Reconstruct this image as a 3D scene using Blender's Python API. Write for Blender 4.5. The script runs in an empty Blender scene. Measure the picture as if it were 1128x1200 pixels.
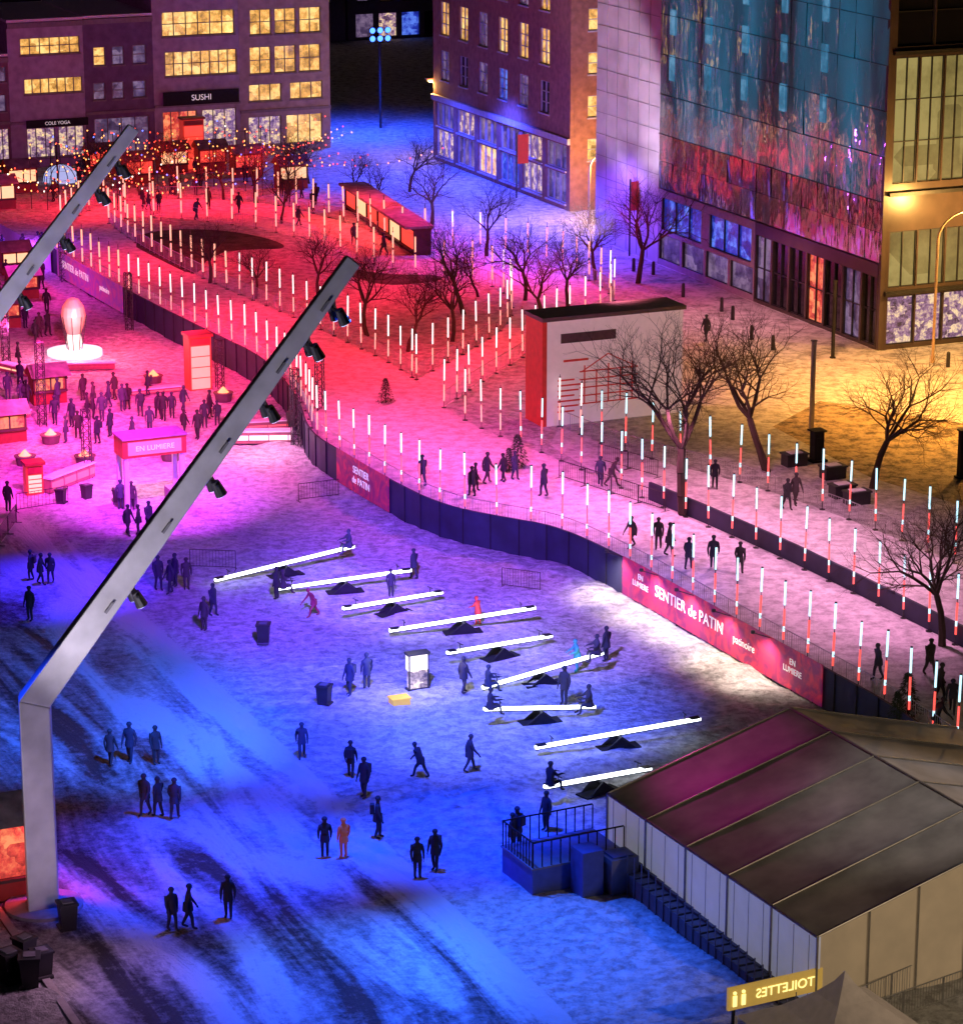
import bpy, bmesh, math, random
from mathutils import Vector, Matrix, noise
random.seed(7)
sc=bpy.context.scene
sc.view_settings.view_transform='Standard'; sc.view_settings.look='None'; sc.view_settings.exposure=0
# ---------------- survey helpers (camera station at 0,0,H) ----------------
F=3464.0; H=46.0; TH=math.radians(16.1); S=math.sin(TH); C=math.cos(TH)
T=1.5   # height of the raised plaza / skating trail
def G(u,v,z=0.0):
    a=(u-564)/F; b=-(v-600)/F
    t=(H-z)/(S-b*C)
    return Vector((a*t, t*(C+b*S), z))
def zof(P,v):
    b=-(v-600)/F
    return H+P.y*(b*C-S)/(C+b*S)
def along(O,U,u,z=0.0):
    a=(u-564)/F; q=z-H
    return (a*(O.y*C-q*S)-O.x)/(U.x-a*U.y*C)
def onplane(P0,U,u,v):
    a=(u-564)/F; b=-(v-600)/F
    d=Vector((a,C+b*S,-S+b*C)); n=Vector((-U.y,U.x,0))
    t=(P0-Vector((0,0,H))).dot(n)/d.dot(n)
    return Vector((0,0,H))+d*t
AZ=math.radians(23.6)
D1=Vector((-math.sin(AZ),math.cos(AZ),0)); D2=Vector((math.cos(AZ),math.sin(AZ),0)); Z=Vector((0,0,1))
# ---------------- materials ----------------
MATS={}
def nosample(m):
    try: m.cycles.emission_sampling='NONE'
    except Exception: pass
def nt(name):
    m=bpy.data.materials.new(name); m.use_nodes=True
    n=m.node_tree.nodes; b=n['Principled BSDF']; return m,n,m.node_tree.links,b
def mat(name,col,rough=0.7,metal=0.0,em=None,es=0.0,nz=0.15,sc_=3.0,bump=0.0,spec=0.5):
    if name in MATS: return MATS[name]
    m,n,l,b=nt(name)
    tc=n.new('ShaderNodeTexCoord'); no=n.new('ShaderNodeTexNoise'); no.inputs['Scale'].default_value=sc_; no.inputs['Detail'].default_value=4
    l.new(tc.outputs['Object'],no.inputs['Vector'])
    r=n.new('ShaderNodeValToRGB'); r.color_ramp.elements[0].position=.3; r.color_ramp.elements[1].position=.7
    r.color_ramp.elements[0].color=tuple(c*(1-nz) for c in col)+(1,); r.color_ramp.elements[1].color=tuple(min(1,c*(1+nz)) for c in col)+(1,)
    l.new(no.outputs['Fac'],r.inputs['Fac']); l.new(r.outputs['Color'],b.inputs['Base Color'])
    b.inputs['Roughness'].default_value=rough; b.inputs['Metallic'].default_value=metal; b.inputs['Specular IOR Level'].default_value=spec
    if em: b.inputs['Emission Color'].default_value=em+(1,); b.inputs['Emission Strength'].default_value=es; nosample(m)
    if bump>0:
        bp=n.new('ShaderNodeBump'); bp.inputs['Strength'].default_value=bump; bp.inputs['Distance'].default_value=.05
        l.new(no.outputs['Fac'],bp.inputs['Height']); l.new(bp.outputs['Normal'],b.inputs['Normal'])
    MATS[name]=m; return m
def winmat(name,c1,c2,st,scale=1.2,dark=0.15):
    if name in MATS: return MATS[name]
    m,n,l,b=nt(name)
    tc=n.new('ShaderNodeTexCoord'); mp=n.new('ShaderNodeMapping'); mp.inputs['Rotation'].default_value=(0,0,-AZ); l.new(tc.outputs['Object'],mp.inputs['Vector'])
    vo=n.new('ShaderNodeTexVoronoi'); vo.inputs['Scale'].default_value=scale; vo.distance='CHEBYCHEV'
    no=n.new('ShaderNodeTexNoise'); no.inputs['Scale'].default_value=scale*1.3; no.inputs['Detail'].default_value=5; no.inputs['Roughness'].default_value=.7
    l.new(mp.outputs['Vector'],vo.inputs['Vector']); l.new(mp.outputs['Vector'],no.inputs['Vector'])
    sp=n.new('ShaderNodeSeparateColor'); l.new(vo.outputs['Color'],sp.inputs['Color'])
    h=n.new('ShaderNodeMath'); h.operation='MULTIPLY_ADD'; h.inputs[1].default_value=.45; h.inputs[2].default_value=.6; l.new(sp.outputs[0],h.inputs[0])
    mu=n.new('ShaderNodeMath'); mu.operation='MULTIPLY'; l.new(h.outputs[0],mu.inputs[0]); l.new(no.outputs['Fac'],mu.inputs[1])
    r=n.new('ShaderNodeValToRGB'); e=r.color_ramp.elements
    e[0].position=.24; e[0].color=tuple(c*dark for c in c2)+(1,); e[1].position=.55; e[1].color=c1+(1,)
    k=e.new(.38); k.color=c2+(1,)
    l.new(mu.outputs[0],r.inputs['Fac']); l.new(r.outputs['Color'],b.inputs['Emission Color']); b.inputs['Emission Strength'].default_value=st
    b.inputs['Base Color'].default_value=(.03,.03,.04,1); b.inputs['Roughness'].default_value=.08
    nosample(m); MATS[name]=m; return m
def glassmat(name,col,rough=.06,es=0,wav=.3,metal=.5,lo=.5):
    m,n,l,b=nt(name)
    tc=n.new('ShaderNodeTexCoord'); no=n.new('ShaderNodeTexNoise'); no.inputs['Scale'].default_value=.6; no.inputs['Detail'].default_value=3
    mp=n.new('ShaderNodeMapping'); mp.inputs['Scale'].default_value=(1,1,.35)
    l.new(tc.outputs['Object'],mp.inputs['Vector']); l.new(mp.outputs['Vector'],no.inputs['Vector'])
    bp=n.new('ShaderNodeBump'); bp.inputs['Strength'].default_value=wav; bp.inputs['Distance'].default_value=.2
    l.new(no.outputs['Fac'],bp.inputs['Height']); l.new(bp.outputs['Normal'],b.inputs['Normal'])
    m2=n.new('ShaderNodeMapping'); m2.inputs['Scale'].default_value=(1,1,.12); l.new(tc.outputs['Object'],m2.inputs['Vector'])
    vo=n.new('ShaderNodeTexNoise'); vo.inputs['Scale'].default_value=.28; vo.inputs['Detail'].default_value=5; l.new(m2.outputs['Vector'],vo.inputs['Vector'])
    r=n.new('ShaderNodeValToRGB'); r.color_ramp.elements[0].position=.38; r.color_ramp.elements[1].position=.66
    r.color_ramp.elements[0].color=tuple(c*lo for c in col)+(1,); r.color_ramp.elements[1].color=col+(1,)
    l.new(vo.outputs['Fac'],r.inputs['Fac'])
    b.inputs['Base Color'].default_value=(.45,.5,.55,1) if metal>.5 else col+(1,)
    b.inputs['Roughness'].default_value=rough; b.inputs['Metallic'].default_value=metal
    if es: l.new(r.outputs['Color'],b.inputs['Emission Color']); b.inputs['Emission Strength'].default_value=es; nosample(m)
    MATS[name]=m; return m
def snowmat(name,c0,c1,bstr=.6,bd=.25,sc_=1.0,foot=True):
    m,n,l,b=nt(name)
    tc=n.new('ShaderNodeTexCoord')
    n1=n.new('ShaderNodeTexNoise'); n1.inputs['Scale'].default_value=1.0*sc_; n1.inputs['Detail'].default_value=7; n1.inputs['Roughness'].default_value=.76
    l.new(tc.outputs['Object'],n1.inputs['Vector'])
    r=n.new('ShaderNodeValToRGB'); r.color_ramp.elements[0].position=.38; r.color_ramp.elements[1].position=.57
    r.color_ramp.elements[0].color=c0+(1,); r.color_ramp.elements[1].color=c1+(1,)
    l.new(n1.outputs['Fac'],r.inputs['Fac']); l.new(r.outputs['Color'],b.inputs['Base Color'])
    hgt=n1.outputs['Fac']
    if foot:
        vo=n.new('ShaderNodeTexVoronoi'); vo.inputs['Scale'].default_value=1.7; l.new(tc.outputs['Object'],vo.inputs['Vector'])
        a2=n.new('ShaderNodeMath'); a2.operation='MULTIPLY_ADD'; a2.inputs[1].default_value=.4
        l.new(vo.outputs['Distance'],a2.inputs[0]); l.new(n1.outputs['Fac'],a2.inputs[2]); hgt=a2.outputs[0]
    bp=n.new('ShaderNodeBump'); bp.inputs['Strength'].default_value=bstr; bp.inputs['Distance'].default_value=bd
    l.new(hgt,bp.inputs['Height']); l.new(bp.outputs['Normal'],b.inputs['Normal'])
    b.inputs['Roughness'].default_value=.7; b.inputs['Specular IOR Level'].default_value=.3
    MATS[name]=m; return m
# ---------------- mesh builder ----------------
class MB:
    def __init__(s): s.v=[]; s.f=[]; s.m=[]
    def quad(s,pts,mi=0):
        k=len(s.v); s.v+= [Vector(p) for p in pts]; s.f.append(list(range(k,k+len(pts)))); s.m.append(mi)
    def hexa(s,p,mi=0):
        k=len(s.v); s.v+=[Vector(q) for q in p]
        for f in ((0,3,2,1),(4,5,6,7),(0,1,5,4),(1,2,6,5),(2,3,7,6),(3,0,4,7)): s.f.append([k+i for i in f]); s.m.append(mi)
    def fbox(s,fr,x0,x1,y0,y1,z0,z1,mi=0):
        O,U,N=fr
        P=[O+U*x+N*y+Z*z for z in (z0,z1) for x,y in ((x0,y0),(x1,y0),(x1,y1),(x0,y1))]
        s.hexa(P,mi)
    def beam(s,p0,p1,w0,h0,w1=None,h1=None,mi=0,side=None):
        w1=w0 if w1 is None else w1; h1=h0 if h1 is None else h1
        p0=Vector(p0);p1=Vector(p1); d=(p1-p0).normalized()
        sd=side.normalized() if side is not None else d.cross(Z)
        if sd.length<1e-4: sd=Vector((1,0,0))
        sd=sd.normalized(); up=sd.cross(d).normalized()
        P=[]
        for p,w,h in ((p0,w0,h0),(p1,w1,h1)):
            P+=[p-sd*w/2-up*h/2,p+sd*w/2-up*h/2,p+sd*w/2+up*h/2,p-sd*w/2+up*h/2]
        s.hexa(P,mi)
    def cyl(s,p0,p1,r0,r1=None,n=8,mi=0,cap=True):
        r1=r0 if r1 is None else r1
        p0=Vector(p0);p1=Vector(p1); d=(p1-p0).normalized(); a=d.cross(Z)
        if a.length<1e-3: a=Vector((1,0,0))
        a.normalize(); b=d.cross(a); k=len(s.v)
        for p,r in ((p0,r0),(p1,r1)):
            for i in range(n):
                t=2*math.pi*i/n; s.v.append(p+(a*math.cos(t)+b*math.sin(t))*r)
        for i in range(n):
            j=(i+1)%n; s.f.append([k+i,k+j,k+n+j,k+n+i]); s.m.append(mi)
        if cap:
            s.f.append([k+i for i in range(n)][::-1]); s.m.append(mi); s.f.append([k+n+i for i in range(n)]); s.m.append(mi)
    def lathe(s,O,prof,n=16,mi=0):
        k=len(s.v)
        for r,z in prof:
            for i in range(n):
                t=2*math.pi*i/n; s.v.append(Vector(O)+Vector((r*math.cos(t),r*math.sin(t),z)))
        for a in range(len(prof)-1):
            for i in range(n):
                j=(i+1)%n; s.f.append([k+a*n+i,k+a*n+j,k+(a+1)*n+j,k+(a+1)*n+i]); s.m.append(mi)
    def mesh(s,name,mats,smooth=False,recalc=True):
        me=bpy.data.meshes.new(name); me.from_pydata([tuple(v) for v in s.v],[],s.f)
        for m in mats: me.materials.append(m)
        for p,i in zip(me.polygons,s.m): p.material_index=i; p.use_smooth=smooth
        if recalc:
            bm=bmesh.new(); bm.from_mesh(me); bmesh.ops.recalc_face_normals(bm,faces=bm.faces); bm.to_mesh(me); bm.free()
        return me
    def obj(s,name,mats,parent=None,smooth=False,loc=None,recalc=True):
        o=bpy.data.objects.new(name,s.mesh(name,mats,smooth,recalc)); sc.collection.objects.link(o)
        if parent: o.parent=parent
        if loc is not None: o.location=loc
        return o
def empty(name,loc=(0,0,0)):
    e=bpy.data.objects.new(name,None); e.empty_display_size=.2; sc.collection.objects.link(e); return e
def inst(name,me,loc,rot=0,s=1,tilt=(0,0)):
    o=bpy.data.objects.new(name,me); sc.collection.objects.link(o); o.location=loc; o.rotation_euler=(tilt[0],tilt[1],rot)
    o.scale=(s,s,s) if not isinstance(s,tuple) else s; return o
def chaikin(P,k=2):
    for _ in range(k):
        Q=[P[0]]
        for a,b in zip(P,P[1:]): Q+=[a*.75+b*.25,a*.25+b*.75]
        Q.append(P[-1]); P=Q
    return P
def resample(P,step=None,n=None):
    L=[0]
    for a,b in zip(P,P[1:]): L.append(L[-1]+(b-a).length)
    tot=L[-1]
    if n is None: n=max(2,int(tot/step)+1)
    out=[];j=0
    for i in range(n):
        d=tot*i/(n-1)
        while j<len(L)-2 and L[j+1]<d: j+=1
        t=(d-L[j])/max(1e-6,L[j+1]-L[j]); out.append(P[j].lerp(P[j+1],t))
    return out
def path(px,z,k=2): return chaikin([G(u,v,z) for u,v in px],k)
def polysheet(name,pts,z,m):
    bm=bmesh.new(); vs=[bm.verts.new((p.x,p.y,z)) for p in pts]; f=bm.faces.new(vs)
    bmesh.ops.triangulate(bm,faces=bm.faces)
    bmesh.ops.recalc_face_normals(bm,faces=bm.faces)
    for f in bm.faces:
        if f.normal.z<0: f.normal_flip()
    me=bpy.data.meshes.new(name); bm.to_mesh(me); bm.free(); me.materials.append(m)
    o=bpy.data.objects.new(name,me); sc.collection.objects.link(o); return o
def strip(name,A,B,z,m,n=80):
    a=resample(A,n=n); b=resample(B,n=n); mb=MB()
    for i in range(n-1): mb.quad([(a[i].x,a[i].y,z),(b[i].x,b[i].y,z),(b[i+1].x,b[i+1].y,z),(a[i+1].x,a[i+1].y,z)])
    o=mb.obj(name,[m],recalc=False)
    for p in o.data.polygons:
        if p.normal.z<0: p.flip()
    return o
# ---------------- base materials ----------------
snow=snowmat('snow',(.42,.42,.44),(.92,.93,.95),1.0,.7,1.8)
snow2=snowmat('packed_snow',(.38,.38,.4),(.86,.86,.88),1.0,.6,1.4)
ice=snowmat('trail_ice',(.42,.42,.45),(.78,.79,.82),.6,.25,1.3,False)
snowwhite=mat('snow_cap',(.85,.86,.9),.8,nz=.05,bump=.5)
black=mat('black_paint',(.015,.015,.018),.7,spec=.2)
dark=mat('dark_metal',(.05,.05,.055),.45,.6)
steel=mat('galvanised_steel',(.45,.45,.47),.4,.7)
skirt=mat('dark_blue_skirt',(.02,.025,.06),.65,sc_=.6,nz=.4,bump=.4)
mastm=mat('mast_painted_steel',(.55,.53,.55),.5,sc_=.8,nz=.2,bump=.1)
bark=mat('bark',(.06,.04,.03),.9)
brick=mat('brick',(.26,.12,.09),.85,sc_=2,nz=.25,bump=.3)
white=mat('white_panel',(.75,.74,.75),.5,nz=.05)
def roadmat():
    m,n,l,b=nt('road_surface')
    tc=n.new('ShaderNodeTexCoord'); mp=n.new('ShaderNodeMapping'); mp.inputs['Rotation'].default_value=(0,0,-AZ)
    l.new(tc.outputs['Object'],mp.inputs['Vector'])
    m2=n.new('ShaderNodeMapping'); m2.inputs['Scale'].default_value=(.4,.07,1); l.new(mp.outputs['Vector'],m2.inputs['Vector'])
    n1=n.new('ShaderNodeTexNoise'); n1.inputs['Scale'].default_value=1; n1.inputs['Detail'].default_value=6; n1.inputs['Roughness'].default_value=.58; n1.inputs['Distortion'].default_value=.9
    l.new(m2.outputs['Vector'],n1.inputs['Vector'])
    n2=n.new('ShaderNodeTexNoise'); n2.inputs['Scale'].default_value=2.2; n2.inputs['Detail'].default_value=7; n2.inputs['Roughness'].default_value=.8; l.new(tc.outputs['Object'],n2.inputs['Vector'])
    a=n.new('ShaderNodeMath'); a.operation='MULTIPLY_ADD'; a.inputs[1].default_value=.4; l.new(n2.outputs['Fac'],a.inputs[0]); l.new(n1.outputs['Fac'],a.inputs[2])
    sx=n.new('ShaderNodeSeparateXYZ'); l.new(mp.outputs['Vector'],sx.inputs[0])
    mr=n.new('ShaderNodeMapRange'); mr.inputs['From Min'].default_value=34; mr.inputs['From Max'].default_value=41; mr.inputs['To Max'].default_value=.17; l.new(sx.outputs['X'],mr.inputs['Value'])
    a3=n.new('ShaderNodeMath'); a3.operation='ADD'; l.new(a.outputs[0],a3.inputs[0]); l.new(mr.outputs[0],a3.inputs[1])
    r=n.new('ShaderNodeValToRGB'); e=r.color_ramp.elements; e[0].position=.6; e[0].color=(.03,.03,.035,1); e[1].position=.8; e[1].color=(.85,.86,.88,1)
    k=e.new(.69); k.color=(.32,.32,.34,1)
    l.new(a3.outputs[0],r.inputs['Fac']); l.new(r.outputs['Color'],b.inputs['Base Color'])
    bp=n.new('ShaderNodeBump'); bp.inputs['Strength'].default_value=1; bp.inputs['Distance'].default_value=1.0; l.new(a.outputs[0],bp.inputs['Height']); l.new(bp.outputs['Normal'],b.inputs['Normal'])
    b.inputs['Roughness'].default_value=.6; return m
road=roadmat()
# ---------------- ground ----------------
mb=MB()
x0,x1,y0,y1,st=-60,45,70,240,.6
nx=int((x1-x0)/st)+1; ny=int((y1-y0)/st)+1
def gz(x,y):
    s=x*D2.x+y*D2.y
    if 24.6<s<41.0: return -.02
    w=min(1,max(0,(s-41.0)/2.5)) if s>33 else min(1,max(0,(24.6-s)/1.5))
    e=noise.noise(Vector((x*.3,y*.3,0)))*.16+noise.noise(Vector((x*.9,y*.9,3)))*.13
    return -.02+w*(.06+e*.9)
for j in range(ny):
    for i in range(nx):
        x=x0+i*st; y=y0+j*st
        ed=(i in(0,nx-1)) or (j in(0,ny-1))
        mb.v.append(Vector((x,y,-.02 if ed else gz(x,y))))
for j in range(ny-1):
    for i in range(nx-1):
        k=j*nx+i; mb.f.append([k,k+1,k+nx+1,k+nx]); mb.m.append(0)
xe=x0+(nx-1)*st; ye=y0+(ny-1)*st
a,b_,c,d=(x0,y0),(xe,y0),(xe,ye),(x0,ye); R=6000
for q in ([(-R,-R),(R,-R),b_,a],[(R,-R),(R,R),c,b_],[(R,R),(-R,R),d,c],[(-R,R),(-R,-R),a,d]):
    mb.quad([(p[0],p[1],-.02) for p in q])
mb.obj('snow_ground',[snow],smooth=True,recalc=False)
def SP(s,t,z): return D2*s+D1*t+Z*z
mb=MB(); N=60
for i in range(N):
    t0=40+i*4.5; t1=t0+4.5
    mb.quad([SP(25,t0,-.014),SP(41.0,t0,-.014),SP(41.0,t1,-.014),SP(25,t1,-.014)])
mb.obj('road',[road],recalc=False)
mb=MB(); mb.hexa([SP(24.7,60,-.1),SP(25,60,-.1),SP(25,130,-.1),SP(24.7,130,-.1),SP(24.7,60,.1),SP(25,60,.1),SP(25,130,.1),SP(24.7,130,.1)])
mb.obj('kerb',[mat('kerb_stone',(.35,.34,.33),.8)])
# terrace (raised plaza)
WTOP=[(62,290),(150,340),(240,385),(315,420),(352,468),(362,505),(400,528),(458,562),(520,592),(600,607),(655,616),(740,656),(850,718),(975,786),(1045,824),(1140,890)]
W=path(WTOP,2.0,2)
WALL=resample(W,n=140)
for p in WALL: p.z=0
ter=[Vector((-300,G(0,245,T).y+30,0)),G(0,262,T)]+WALL+[WALL[-1]+Vector((60,-20,0)),Vector((400,80,0)),Vector((900,900,0)),Vector((-900,900,0)),Vector((-600,250,0))]
polysheet('plaza_ground',ter,T,snow2)
mb=MB(); 
for a,b_ in zip(ter[:3],ter[1:3]): mb.quad([(a.x,a.y,-.1),(b_.x,b_.y,-.1),(b_.x,b_.y,T),(a.x,a.y,T)])
mb.obj('plaza_retaining_edge',[snowwhite])
def wallstrip(mb,P,z0,z1,th=.12,mi=0):
    for a,b_ in zip(P,P[1:]):
        d=(b_-a); n=Vector((d.y,-d.x,0)).normalized()
        mb.hexa([Vector((a.x,a.y,z0)),Vector((b_.x,b_.y,z0)),Vector((b_.x,b_.y,z0))+n*th,Vector((a.x,a.y,z0))+n*th,
                 Vector((a.x,a.y,z1)),Vector((b_.x,b_.y,z1)),Vector((b_.x,b_.y,z1))+n*th,Vector((a.x,a.y,z1))+n*th],mi)
mb=MB(); wallstrip(mb,WALL,-.1,2.0)
for i in range(0,len(WALL)-1,2):
    a=WALL[i]; d=(WALL[i+1]-a); n=Vector((d.y,-d.x,0)).normalized()
    mb.beam(a+n*.15+Z*-.05,a+n*.15+Z*2.03,.06,.06,mi=1)
mb.obj('trail_skirt_wall',[skirt,black])
R1=path([(128,262),(165,290),(250,333),(340,370),(400,398),(450,422),(488,445),(520,478),(560,502),(640,532),(770,592),(960,675),(1150,772)],T)
strip('skating_trail',[p for p in WALL],R1,T+.012,ice,120)
I2=path([(128,262),(160,252),(250,260),(330,272),(400,297),(480,322),(560,328),(600,347),(600,380),(550,412),(488,445)],T)
O2=path([(72,272),(100,245),(170,232),(300,234),(400,258),(470,286),(560,292),(640,306),(715,340),(722,362),(655,388),(620,415),(560,450),(520,478)],T)
strip('skating_trail_loop',I2,O2,T+.006,ice,100)
L3=path([(645,522),(700,556),(770,586),(960,664),(1150,762)],T)
R3=path([(655,500),(740,533),(870,565),(1000,610),(1150,674)],T)
strip('skating_trail_return',L3,R3,T+.009,ice,60)
polysheet('dark_ground_patch',path([(160,276),(200,268),(270,270),(325,282),(338,292),(290,292),(245,298),(232,326),(190,306),(160,290)],T,2),T+.015,snowmat('dark_ground',(.015,.012,.012),(.09,.07,.07),.5,.2,1,False))  # dark sheet laid over the snow inside the loop
polysheet('dark_ground_patch',path([(400,312),(450,322),(520,322),(516,330),(450,336),(405,322)],T,2),T+.015,MATS['dark_ground'])
# ---------------- light poles ----------------
def glow(name,c,s,samp=False): 
    m,n,l,b=nt(name); tc=n.new('ShaderNodeTexCoord'); g=n.new('ShaderNodeTexNoise'); g.inputs['Scale'].default_value=2; g.inputs['Detail'].default_value=1
    l.new(tc.outputs['Object'],g.inputs['Vector'])
    r=n.new('ShaderNodeValToRGB'); r.color_ramp.elements[0].color=tuple(x*.8 for x in c)+(1,); r.color_ramp.elements[1].color=c+(1,)
    l.new(g.outputs['Fac'],r.inputs['Fac']); l.new(r.outputs['Color'],b.inputs['Emission Color']); b.inputs['Emission Strength'].default_value=s
    b.inputs['Base Color'].default_value=(.2,.2,.2,1)
    if not samp: nosample(m)
    MATS[name]=m; return m
gw=glow('tube_white',(.5,.88,1.0),2.0); gr=glow('tube_red',(1,.08,.06),1.8); gp=glow('tube_pink',(1,.3,.25),1.8); go=glow('tube_amber',(1,.38,.25),1.8); gpw=glow('tube_pale',(1,.78,.75),2.0)
def polemesh(kind):
    mb=MB(); r=.05
    mb.cyl((0,0,0),(0,0,3.3),.022,n=5,mi=0); mb.cyl((0,0,0),(0,0,.04),.16,n=8,mi=0)
    cols={'near':[(.5,.9,2),(.9,1.15,1),(1.15,2.0,2),(2.2,3.35,1)],'mid':[(.45,1.5,3),(1.75,3.1,5)],'far':[(.5,1.5,3),(1.7,2.9,4)]}[kind]
    for a,b_,m in cols: mb.cyl((0,0,a),(0,0,b_),r if kind!='far' else .065,n=8,mi=m)
    mb.cyl((0,0,cols[-1][1]),(0,0,cols[-1][1]+.06),.055,n=8,mi=0)
    return mb.mesh('light_pole_'+kind,[dark,gw,gr,gp,go,gpw])
PM={k:polemesh(k) for k in('near','mid','far')}
def poles(P,step):
    for p in resample(P,step=step):
        k='near' if p.y<170 else ('mid' if p.y<212 else 'far')
        inst('light_pole',PM[k],(p.x,p.y,T),random.random()*6,1+random.uniform(-.05,.05),(random.uniform(-.02,.02),random.uniform(-.02,.02)))
def shift(P,d):
    o=[]
    for i,p in enumerate(P):
        q=P[min(i+1,len(P)-1)]-P[max(i-1,0)]; n=Vector((-q.y,q.x,0)).normalized(); o.append(p+n*d)
    return o
WP=shift([p.copy() for p in WALL],.35)
poles(WP,2.1)
poles(R1[:int(len(R1)*.5)],2.2); poles(R1[int(len(R1)*.62):],2.2)
poles(I2,2.5); poles(O2,2.4); poles(R3,2.2)
def rail(name,P,step=1.15,h=1.05,m=None,bars=True):
    mb=MB(); Q=resample(P,step=step)
    for a,b_ in zip(Q,Q[1:]):
        a=Vector((a.x,a.y,T)); b_=Vector((b_.x,b_.y,T))
        mb.beam(a+Z*h,b_+Z*h,.035,.035); mb.beam(a+Z*.15,b_+Z*.15,.025,.025)
        mb.beam(a,a+Z*h,.035,.035)
        if bars:
            for k in range(1,6): c=a.lerp(b_,k/6); mb.beam(c+Z*.15,c+Z*h,.016,.016)
    mb.obj(name,[m or steel])
rail('trail_fence',WP); rail('trail_fence',R1[:int(len(R1)*.5)]); rail('trail_fence',I2); rail('trail_fence',O2); rail('trail_fence',R3)
mb=MB(); B3=resample(path([(762,585),(850,622),(960,672),(1150,768)],T,1),n=40); wallstrip(mb,B3,T,T+1.0,.15); mb.obj('trail_divider_barrier',[skirt])
# ---------------- banners ----------------
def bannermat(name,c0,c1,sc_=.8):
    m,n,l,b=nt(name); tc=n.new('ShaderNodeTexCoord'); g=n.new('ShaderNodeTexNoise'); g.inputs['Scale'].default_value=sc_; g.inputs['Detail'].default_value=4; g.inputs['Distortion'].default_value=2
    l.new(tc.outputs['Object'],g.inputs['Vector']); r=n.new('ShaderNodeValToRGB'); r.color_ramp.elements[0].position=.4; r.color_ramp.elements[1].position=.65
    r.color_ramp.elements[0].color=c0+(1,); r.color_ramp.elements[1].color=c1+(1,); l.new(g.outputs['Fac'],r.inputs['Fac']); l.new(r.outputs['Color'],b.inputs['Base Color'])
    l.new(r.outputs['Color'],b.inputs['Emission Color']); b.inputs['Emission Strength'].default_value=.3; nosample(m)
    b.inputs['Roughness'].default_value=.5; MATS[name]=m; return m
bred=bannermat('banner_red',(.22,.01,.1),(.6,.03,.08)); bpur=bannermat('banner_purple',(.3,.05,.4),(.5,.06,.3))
txtm=mat('lettering_white',(.85,.85,.85),.5,em=(1,.9,.9),es=.4,nz=0.02)
def text(body,loc,U,N,size,m,parent,mirror=False,name='lettering'):
    cu=bpy.data.curves.new(name,'FONT'); cu.body=body; cu.size=size; cu.extrude=.01; cu.align_x='CENTER'; cu.align_y='CENTER'
    o=bpy.data.objects.new(name,cu); sc.collection.objects.link(o)
    up=Z; X=U.normalized(); Nn=X.cross(up).normalized()
    M=Matrix((X*( -1 if mirror else 1),up,Nn)).transposed().to_4x4()
    M.translation=loc; o.matrix_world=M; cu.materials.append(m); 
    if parent: o.parent=parent
    return o
def wallidx(u):
    return min(range(len(WALL)),key=lambda i:abs(WALL[i].x/(WALL[i].y*C+(H-2)*S)*F+564-u))
def banner(u0,u1,m,lines,z0=.15,z1=2.15):
    i0,i1=wallidx(u0),wallidx(u1); e=empty('trail_banner'); mb=MB()
    Q=[]
    for i in range(i0,i1+1):
        d=WALL[min(i+1,len(WALL)-1)]-WALL[max(i-1,0)]; n=Vector((d.y,-d.x,0)).normalized(); Q.append(WALL[i]+n*.2)
    wallstrip(mb,Q,z0,z1,.05); mb.obj('panel',[m],e)
    for fr,body,size,zz in lines:
        k=min(len(Q)-2,int(fr*(len(Q)-1))); p=Q[k].lerp(Q[k+1],fr*(len(Q)-1)-k); dd=(Q[min(k+2,len(Q)-1)]-Q[max(0,k-1)]).normalized(); n=Vector((dd.y,-dd.x,0))
        text(body,p+n*.09+Z*zz,dd,n,size,txtm,e)
    return Q
BQ=banner(738,972,bred,[(.1,'EN\nLUMIERE',.42,1.3),(.36,'SENTIER de PATIN',.85,1.25),(.64,'patinoire',.55,1.1),(.87,'EN\nLUMIERE',.42,1.3)])
banner(402,457,bred,[(.5,'SENTIER\nde PATIN',.6,1.2)])
banner(70,147,bpur,[(.3,'SENTIER de PATIN',.8,1.3),(.75,'patinoire',.6,1.2)])
fl=glow('flood_lens',(1,.85,.7),6)
def spot(name,src,tgt,col,pw,ang,blend=.6,rad=.4):
    li=bpy.data.lights.new(name,'SPOT'); li.energy=pw; li.color=col; li.spot_size=math.radians(ang); li.spot_blend=blend; li.shadow_soft_size=rad
    o=bpy.data.objects.new(name,li); sc.collection.objects.link(o); o.location=src; d=Vector(tgt)-Vector(src); o.rotation_euler=d.to_track_quat('-Z','Y').to_euler(); return o
def point(name,P,col,pw,rad=.5):
    li=bpy.data.lights.new(name,'POINT'); li.energy=pw; li.color=col; li.shadow_soft_size=rad
    o=bpy.data.objects.new(name,li); sc.collection.objects.link(o); o.location=P; return o
def flood(P,n,target,col,pw,ang=80,name='flood_light'):
    mb=MB(); mb.beam((0,0,0),tuple(-n*1.0-Z*.4),.04,.04); mb.lathe((0,0,0),[(0,.1),(.1,.09),(.11,-.02),(.09,-.04)],10,0); mb.lathe((0,0,0),[(.085,-.03),(0,-.03)],10,1)
    mb.obj(name,[dark,fl],loc=P)
    spot('lamp',Vector(P)-Z*.08,target,col,pw,ang,.8,.1)
for fr in (.02,.22,.42,.62,.84):
    k=int(fr*(len(BQ)-2)); d=(BQ[k+1]-BQ[k]).normalized(); n=Vector((d.y,-d.x,0))
    flood(BQ[k]+n*1.0+Z*2.5,n,BQ[k]+n*.6,(1,.76,.62),850,125)
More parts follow.
